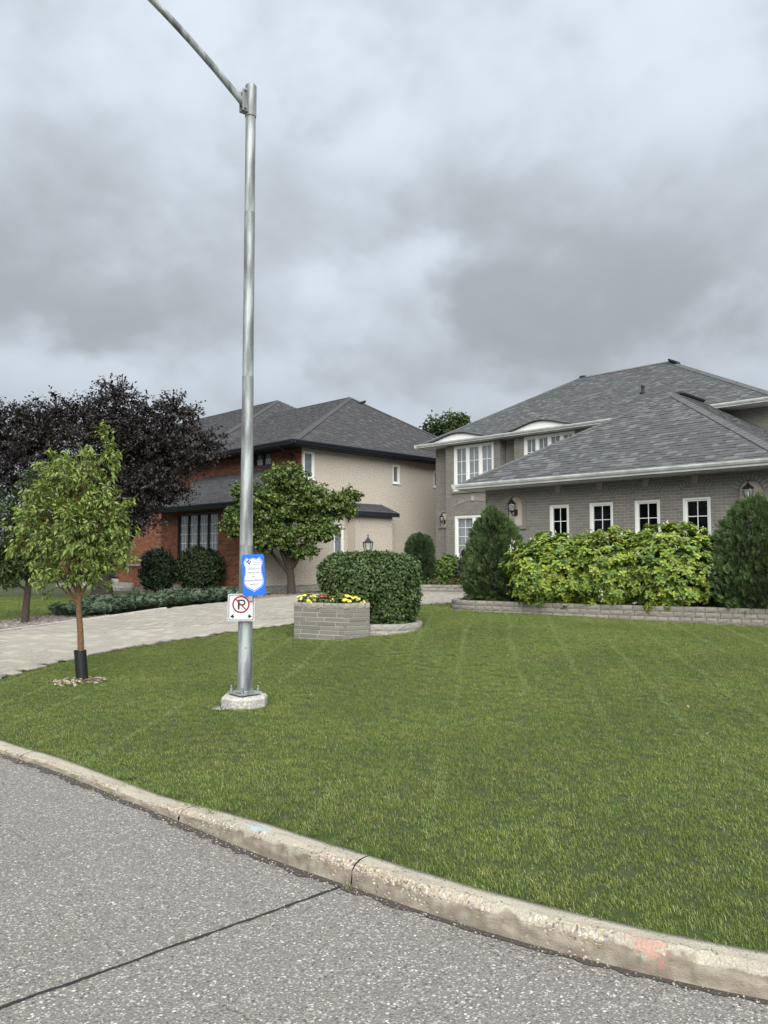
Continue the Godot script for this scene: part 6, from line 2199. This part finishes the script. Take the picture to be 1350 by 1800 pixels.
func make_grass() -> void:
	for p in PLANTER: planter_poly.append(Vector2(p[0], p[1]))
	for p in BED_FRONT: bed_poly.append(Vector2(p[0], p[1]))
	bed_poly.append_array(PackedVector2Array([Vector2(14, 11), Vector2(14, 26), Vector2(3, 20.0)]))
	rock_poly = band_poly(ROCKS, -0.05, 1.9)
	var nz := FastNoiseLite.new(); nz.seed = 81; nz.frequency = 0.5; nz.fractal_octaves = 4
	var dry := FastNoiseLite.new(); dry.seed = 83; dry.frequency = 0.9; dry.fractal_octaves = 3
	var near := []
	var far := []
	for k in 5:
		near.append([tuft_mesh(300 + k, 150, 0.078, 0.010, 0.027, 0.0014), [], PackedColorArray()])
		far.append([tuft_mesh(330 + k, 190, 0.17, 0.015, 0.034, 0.003), [], PackedColorArray()])
	# rows cover the lawn in front of the driveway and the strip beyond it
	var d := 2.0
	while d < 27.0:
		var st := 0.105 if d < 15.5 else 0.235
		var half := d * 0.56 + 0.8
		var x := -half - 0.7
		while x < half + 2.8:
			var px := x + rf(-0.5, 0.5) * st; var pd := d + rf(-0.5, 0.5) * st
			x += st
			if px > -2.6 and pd > 21:
				continue
			if not on_lawn(px, pd):
				continue
			if pd > 17.5 and px > -5.5:
				continue
			if pd > 14 and px < -6.5 and not beyond_strip(px, pd):
				continue
			if Vector2(px + 3.85, pd - 9.8).length() < 0.13 + 0.16 * rng.randf():
				continue
			var k := rng.randi_range(0, 4)
			var set: Array = near[k] if d < 15.5 else far[k]
			var sc := rf(0.85, 1.2)
			set[1].append(Transform3D(Basis(Vector3.UP, rng.randf() * TAU).scaled(Vector3(1, sc, 1)), on(px, pd)))
			# mower passes leave bent, paler lines; patches of drier turf
			var u := px - 0.135 * pd + 0.06 * nz.get_noise_1d(pd * 0.8)
			var w := absf(fposmod(u / 0.72, 1.0) - 0.5) * 2.0
			var line := smoothstep(0.85, 0.96, w) * clampf(0.75 + 0.9 * nz.get_noise_2d(px * 1.0, pd * 0.3), 0.15, 1.1)
			var a := nz.get_noise_2d(px, pd)
			var b := dry.get_noise_2d(px, pd)
			var l := 0.97 + 0.26 * a + 0.10 * line
			var straw := clampf(0.10 + 0.5 * b + 0.1 * line, 0, 0.5)
			set[2].append(Color(l * (1.0 + 0.55 * straw), l * (1.0 + 0.16 * straw), l * (1.0 + 0.4 * straw)))
		d += st
	var g := Node3D.new()
	g.name = "lawn"
	g.set_meta("kind", "stuff")
	g.set_meta("label", "mown green lawn sloping up from the kerb to the houses")
	add_child(g)
	# thin lines of bent, paler blades where the mower wheels ran
	var bent := tuft_mesh(360, 26, 0.034, 0.010, 0.026, 0.0018)
	var bx := []
	var bc := PackedColorArray()
	for k in range(-9, 10):
		var pd := 4.2
		while pd < 15.2:
			pd += 0.045
			var px := (k + 0.5) * 0.72 + 0.135 * pd - 0.06 * nz.get_noise_1d(pd * 0.8) + rf(-0.03, 0.03)
			if nz.get_noise_2d(px * 1.0, pd * 0.3) < -0.22 + 0.3 * rng.randf() or absf(px) > pd * 0.56 + 2.0 or not on_lawn(px, pd):
				continue
			bx.append(Transform3D(Basis(Vector3.UP, rng.randf() * TAU), on(px, pd, 0.003)))
			var kk := rf(1.25, 1.7)
			bc.append(Color(kk * 1.1, kk, kk * 1.8))
	multi("bent_grass", bent, M.grass, bx, bc, g)
	for k in 5:
		multi("grass", near[k][0], M.grass, near[k][1], near[k][2], g)
		multi("grass", far[k][0], M.grass, far[k][1], far[k][2], g)

const ROCKS := [[-12.0, 9.4], [-10.6, 11.0], [-9.2, 12.3], [-8.15, 13.8], [-7.6, 15.3], [-6.9, 17.4], [-6.3, 18.0]]
const STRIP := [[-9.2, 12.2], [-8.15, 13.7], [-7.6, 15.2], [-6.85, 17.25], [-5.25, 18.6], [-3.95, 20.1], [-2.5, 22.4], [-0.9, 22.6]]

func beyond_strip(x: float, d: float) -> bool:
	# lawn of the brick house: beyond the rocks and the juniper
	for i in STRIP.size() - 1:
		if x >= STRIP[i][0] and x < STRIP[i + 1][0]:
			var t: float = (x - STRIP[i][0]) / (STRIP[i + 1][0] - STRIP[i][0])
			return d > lerpf(STRIP[i][1], STRIP[i + 1][1], t) + 0.6
	return x < -9.2

func pebble_mesh(sd: int) -> ArrayMesh:
	var r := RandomNumberGenerator.new()
	r.seed = sd
	var mb := MB.new()
	var top := Vector3(r.randf_range(-0.15, 0.15), 0.32, r.randf_range(-0.15, 0.15))
	var a := []
	var b := []
	for i in 7:
		var an := TAU * i / 7
		a.append(Vector3(cos(an) * r.randf_range(0.42, 0.58), r.randf_range(-0.05, 0.12), sin(an) * r.randf_range(0.34, 0.5)))
		b.append(Vector3(cos(an) * 0.3, -0.25, sin(an) * 0.3))
	for i in 7:
		var j := (i + 1) % 7
		mb.tri(top, a[j], a[i])
		mb.quad(a[i], a[j], b[j], b[i])
	return mb.mesh()

func scatter(called: String, label: String, n: int, meshes: Array, m: Material, cols: Array, s0: float, s1: float, region: PackedVector2Array, lift: float, fixed_y := -1.0, tilt := 0.5) -> void:
	var lo := Vector2(1e9, 1e9); var hi := -lo
	for p in region:
		lo = Vector2(minf(lo.x, p.x), minf(lo.y, p.y)); hi = Vector2(maxf(hi.x, p.x), maxf(hi.y, p.y))
	var root := Node3D.new()
	root.name = called
	root.set_meta("kind", "stuff")
	root.set_meta("label", label)
	add_child(root)
	var xs := []
	var cs := []
	for k in meshes.size():
		xs.append([]); cs.append(PackedColorArray())
	var got := 0
	var tries := 0
	while got < n and tries < n * 30:
		tries += 1
		var p := Vector2(rf(lo.x, hi.x), rf(lo.y, hi.y))
		if not Geometry2D.is_point_in_polygon(p, region):
			continue
		got += 1
		var k := rng.randi_range(0, meshes.size() - 1)
		var s := rf(s0, s1)
		var pos := on(p.x, p.y, lift * s) if fixed_y < 0 else Vector3(p.x, fixed_y + lift * s, -p.y)
		xs[k].append(Transform3D(Basis.from_euler(Vector3(rf(-tilt, tilt), rng.randf() * TAU, rf(-tilt, tilt))) * Basis.from_scale(Vector3(s, s, s)), pos))
		cs[k].append(pick(cols))
	for k in meshes.size():
		if xs[k].size():
			multi("pieces", meshes[k], m, xs[k], cs[k], root)

func band_poly(path: Array, o0: float, o1: float) -> PackedVector2Array:
	# polygon between two offsets (to the far side) of a path running left to right
	var a := PackedVector2Array()
	var b := PackedVector2Array()
	for i in path.size():
		var p := Vector2(path[i][0], path[i][1])
		var q0 := Vector2(path[maxi(i - 1, 0)][0], path[maxi(i - 1, 0)][1]); var q1 := Vector2(path[mini(i + 1, path.size() - 1)][0], path[mini(i + 1, path.size() - 1)][1])
		var dv := (q1 - q0).normalized()
		var n := Vector2(-dv.y, dv.x)
		a.append(p + n * o0); b.append(p + n * o1)
	b.reverse()
	a.append_array(b)
	return a

func make_small_things() -> void:
	var pb := [pebble_mesh(1), pebble_mesh(2), pebble_mesh(3)]
	# loose grit at the foot of the kerb
	var kerb := []
	var x := -4.5
	while x < 2.6:
		kerb.append([x, curb_d(x)])
		x += 0.1
	var grey := [lin(0.42, 0.40, 0.36), lin(0.30, 0.29, 0.27), lin(0.55, 0.53, 0.48), lin(0.2, 0.19, 0.18)]
	scatter("gutter_grit", "loose pale grit lying along the foot of the kerb", 1500, pb, M.rock, grey, 0.005, 0.013, band_poly(kerb, -0.10, -0.005), 0.2, 0.004)
	scatter("gutter_gravel", "scattered small stones on the road beside the kerb", 260, pb, M.rock, grey, 0.005, 0.011, band_poly(kerb, -0.45, -0.1), 0.2, 0.001)
	# rock mulch along the far edge of the driveway
	var rocks := [lin(0.22, 0.20, 0.18), lin(0.30, 0.26, 0.23), lin(0.15, 0.14, 0.13), lin(0.30, 0.22, 0.18), lin(0.36, 0.34, 0.31)]
	scatter("rock_mulch", "grey and tan rock mulch along the far edge of the driveway", 6500, pb, M.rock, rocks, 0.06, 0.14, band_poly(ROCKS, 0.05, 1.9), 0.1)
	scatter("maple_mulch", "brown rock mulch around the foot of the maple", 2200, pb, M.rock, [lin(0.24, 0.19, 0.16), lin(0.16, 0.12, 0.10), lin(0.32, 0.27, 0.23)], 0.05, 0.12, PackedVector2Array([Vector2(-4.6, 22.6), Vector2(-3.9, 20.3), Vector2(-2.5, 22.55), Vector2(-0.9, 22.8), Vector2(-0.5, 24.8), Vector2(-3.2, 27.3)]), 0.1)
	# driveway edging strip
	var e := thing("driveway_edging", "narrow pale concrete edging strip along the far side of the driveway", "edging", on(-7.0, 17.0))
	var path := v2([[-10.6, 10.95], [-9.2, 12.2], [-8.15, 13.7], [-7.6, 15.2], [-6.85, 17.25], [-5.25, 18.6]])
	var mb := MB.new()
	for i in path.size() - 1:
		for k in 6:
			var a: Vector2 = path[i].lerp(path[i + 1], k / 6.0); var b: Vector2 = path[i].lerp(path[i + 1], (k + 1) / 6.0)
			var A := on(a.x, a.y, 0.02) - e.position; var B := on(b.x, b.y, 0.02) - e.position
			var u := (B - A) / 2
			mb.box((A + B) / 2, u, Vector3(0, 0.04, 0), u.cross(Vector3.UP).normalized() * 0.05)
	part("strip", mb.mesh(), M.footing, e)
	# juniper carpet
	var jp := PackedVector2Array([Vector2(-7.0, 17.8), Vector2(-5.4, 18.85), Vector2(-4.05, 20.3), Vector2(-3.9, 23.0), Vector2(-4.6, 25.6), Vector2(-6.3, 25.4), Vector2(-8.2, 22.0), Vector2(-8.3, 19.0)])
	var root := Node3D.new()
	root.name = "juniper"
	root.set_meta("kind", "stuff")
	root.set_meta("label", "low grey green juniper carpet between the driveway and the brick house")
	add_child(root)
	var fr := frond_mesh(12)
	var xs := []
	var cs := PackedColorArray()
	var jn := FastNoiseLite.new(); jn.seed = 91; jn.frequency = 1.2
	while xs.size() < 7500:
		var p := Vector2(rf(-8.4, -3.8), rf(17.5, 25.8))
		if not Geometry2D.is_point_in_polygon(p, jp):
			continue
		var an := rng.randf() * TAU
		var hgt := 0.16 + 0.16 * jn.get_noise_2d(p.x, p.y)
		xs.append(leaf_xf(on(p.x, p.y, hgt * rf(0.5, 1.0)), Vector3(cos(an), rf(0.15, 0.9), sin(an)), Vector3.UP + rdir() * 0.5, rf(0.18, 0.32)))
		cs.append(pick([lin(0.065, 0.098, 0.058), lin(0.085, 0.125, 0.075), lin(0.045, 0.075, 0.04)]))
	foliage("sprays", fr, M.needle, xs, cs, root)
	# dead leaves and chips round the young tree
	var chip := leaf_mesh(0.25, 0.3, 0.3)
	var disc := PackedVector2Array()
	for i in 20:
		disc.append(Vector2(-3.80 + cos(TAU * i / 20) * 0.34, 9.72 + sin(TAU * i / 20) * 0.24))
	scatter("mulch_chips", "pale dry wood chips and leaves round the young tree's guard", 240, [chip], M.petal, [lin(0.36, 0.30, 0.22), lin(0.22, 0.17, 0.12), lin(0.46, 0.42, 0.34)], 0.03, 0.07, disc, 0.35, -1.0, 0.6)
	# a few fallen leaves on the lawn
	scatter("fallen_leaves", "scattered dry brown leaves lying on the lawn", 46, [chip], M.petal, [lin(0.30, 0.22, 0.13), lin(0.36, 0.30, 0.20), lin(0.20, 0.13, 0.08)], 0.035, 0.06, PackedVector2Array([Vector2(-3.0, 7.4), Vector2(-1.0, 5.6), Vector2(2.0, 4.0), Vector2(6.0, 9.0), Vector2(6.0, 12.5), Vector2(1.5, 15.0), Vector2(-1.6, 11.5), Vector2(-4.4, 11.0)]), 0.5, -1.0, 0.4)
	# white grit against the lamp footing
	var wg := PackedVector2Array()
	for i in 16:
		wg.append(Vector2(-1.66 + cos(TAU * i / 16) * 0.13, 7.99 + sin(TAU * i / 16) * 0.07))
	scatter("footing_grit", "small patch of white stones against the lamp footing", 70, pb, M.rock, [lin(0.5, 0.49, 0.45), lin(0.38, 0.37, 0.34)], 0.010, 0.022, wg, 0.6)
	# weeds rooted in the kerb joint
	for w in [[-2.35, 0.03], [-1.95, 0.02], [-0.18, 0.0]]:
		var wx: float = w[0]
		var t := thing("kerb_weed", "small dry grass tuft growing from the gutter at the kerb foot", "weed", Vector3(wx, 0.0, -curb_d(wx) + 0.02), 0.0, "weeds in the gutter")
		part("blades", tuft_mesh(int(400 + wx * 10), 14, 0.02, 0.03, 0.06, 0.0018), M.grass, t)
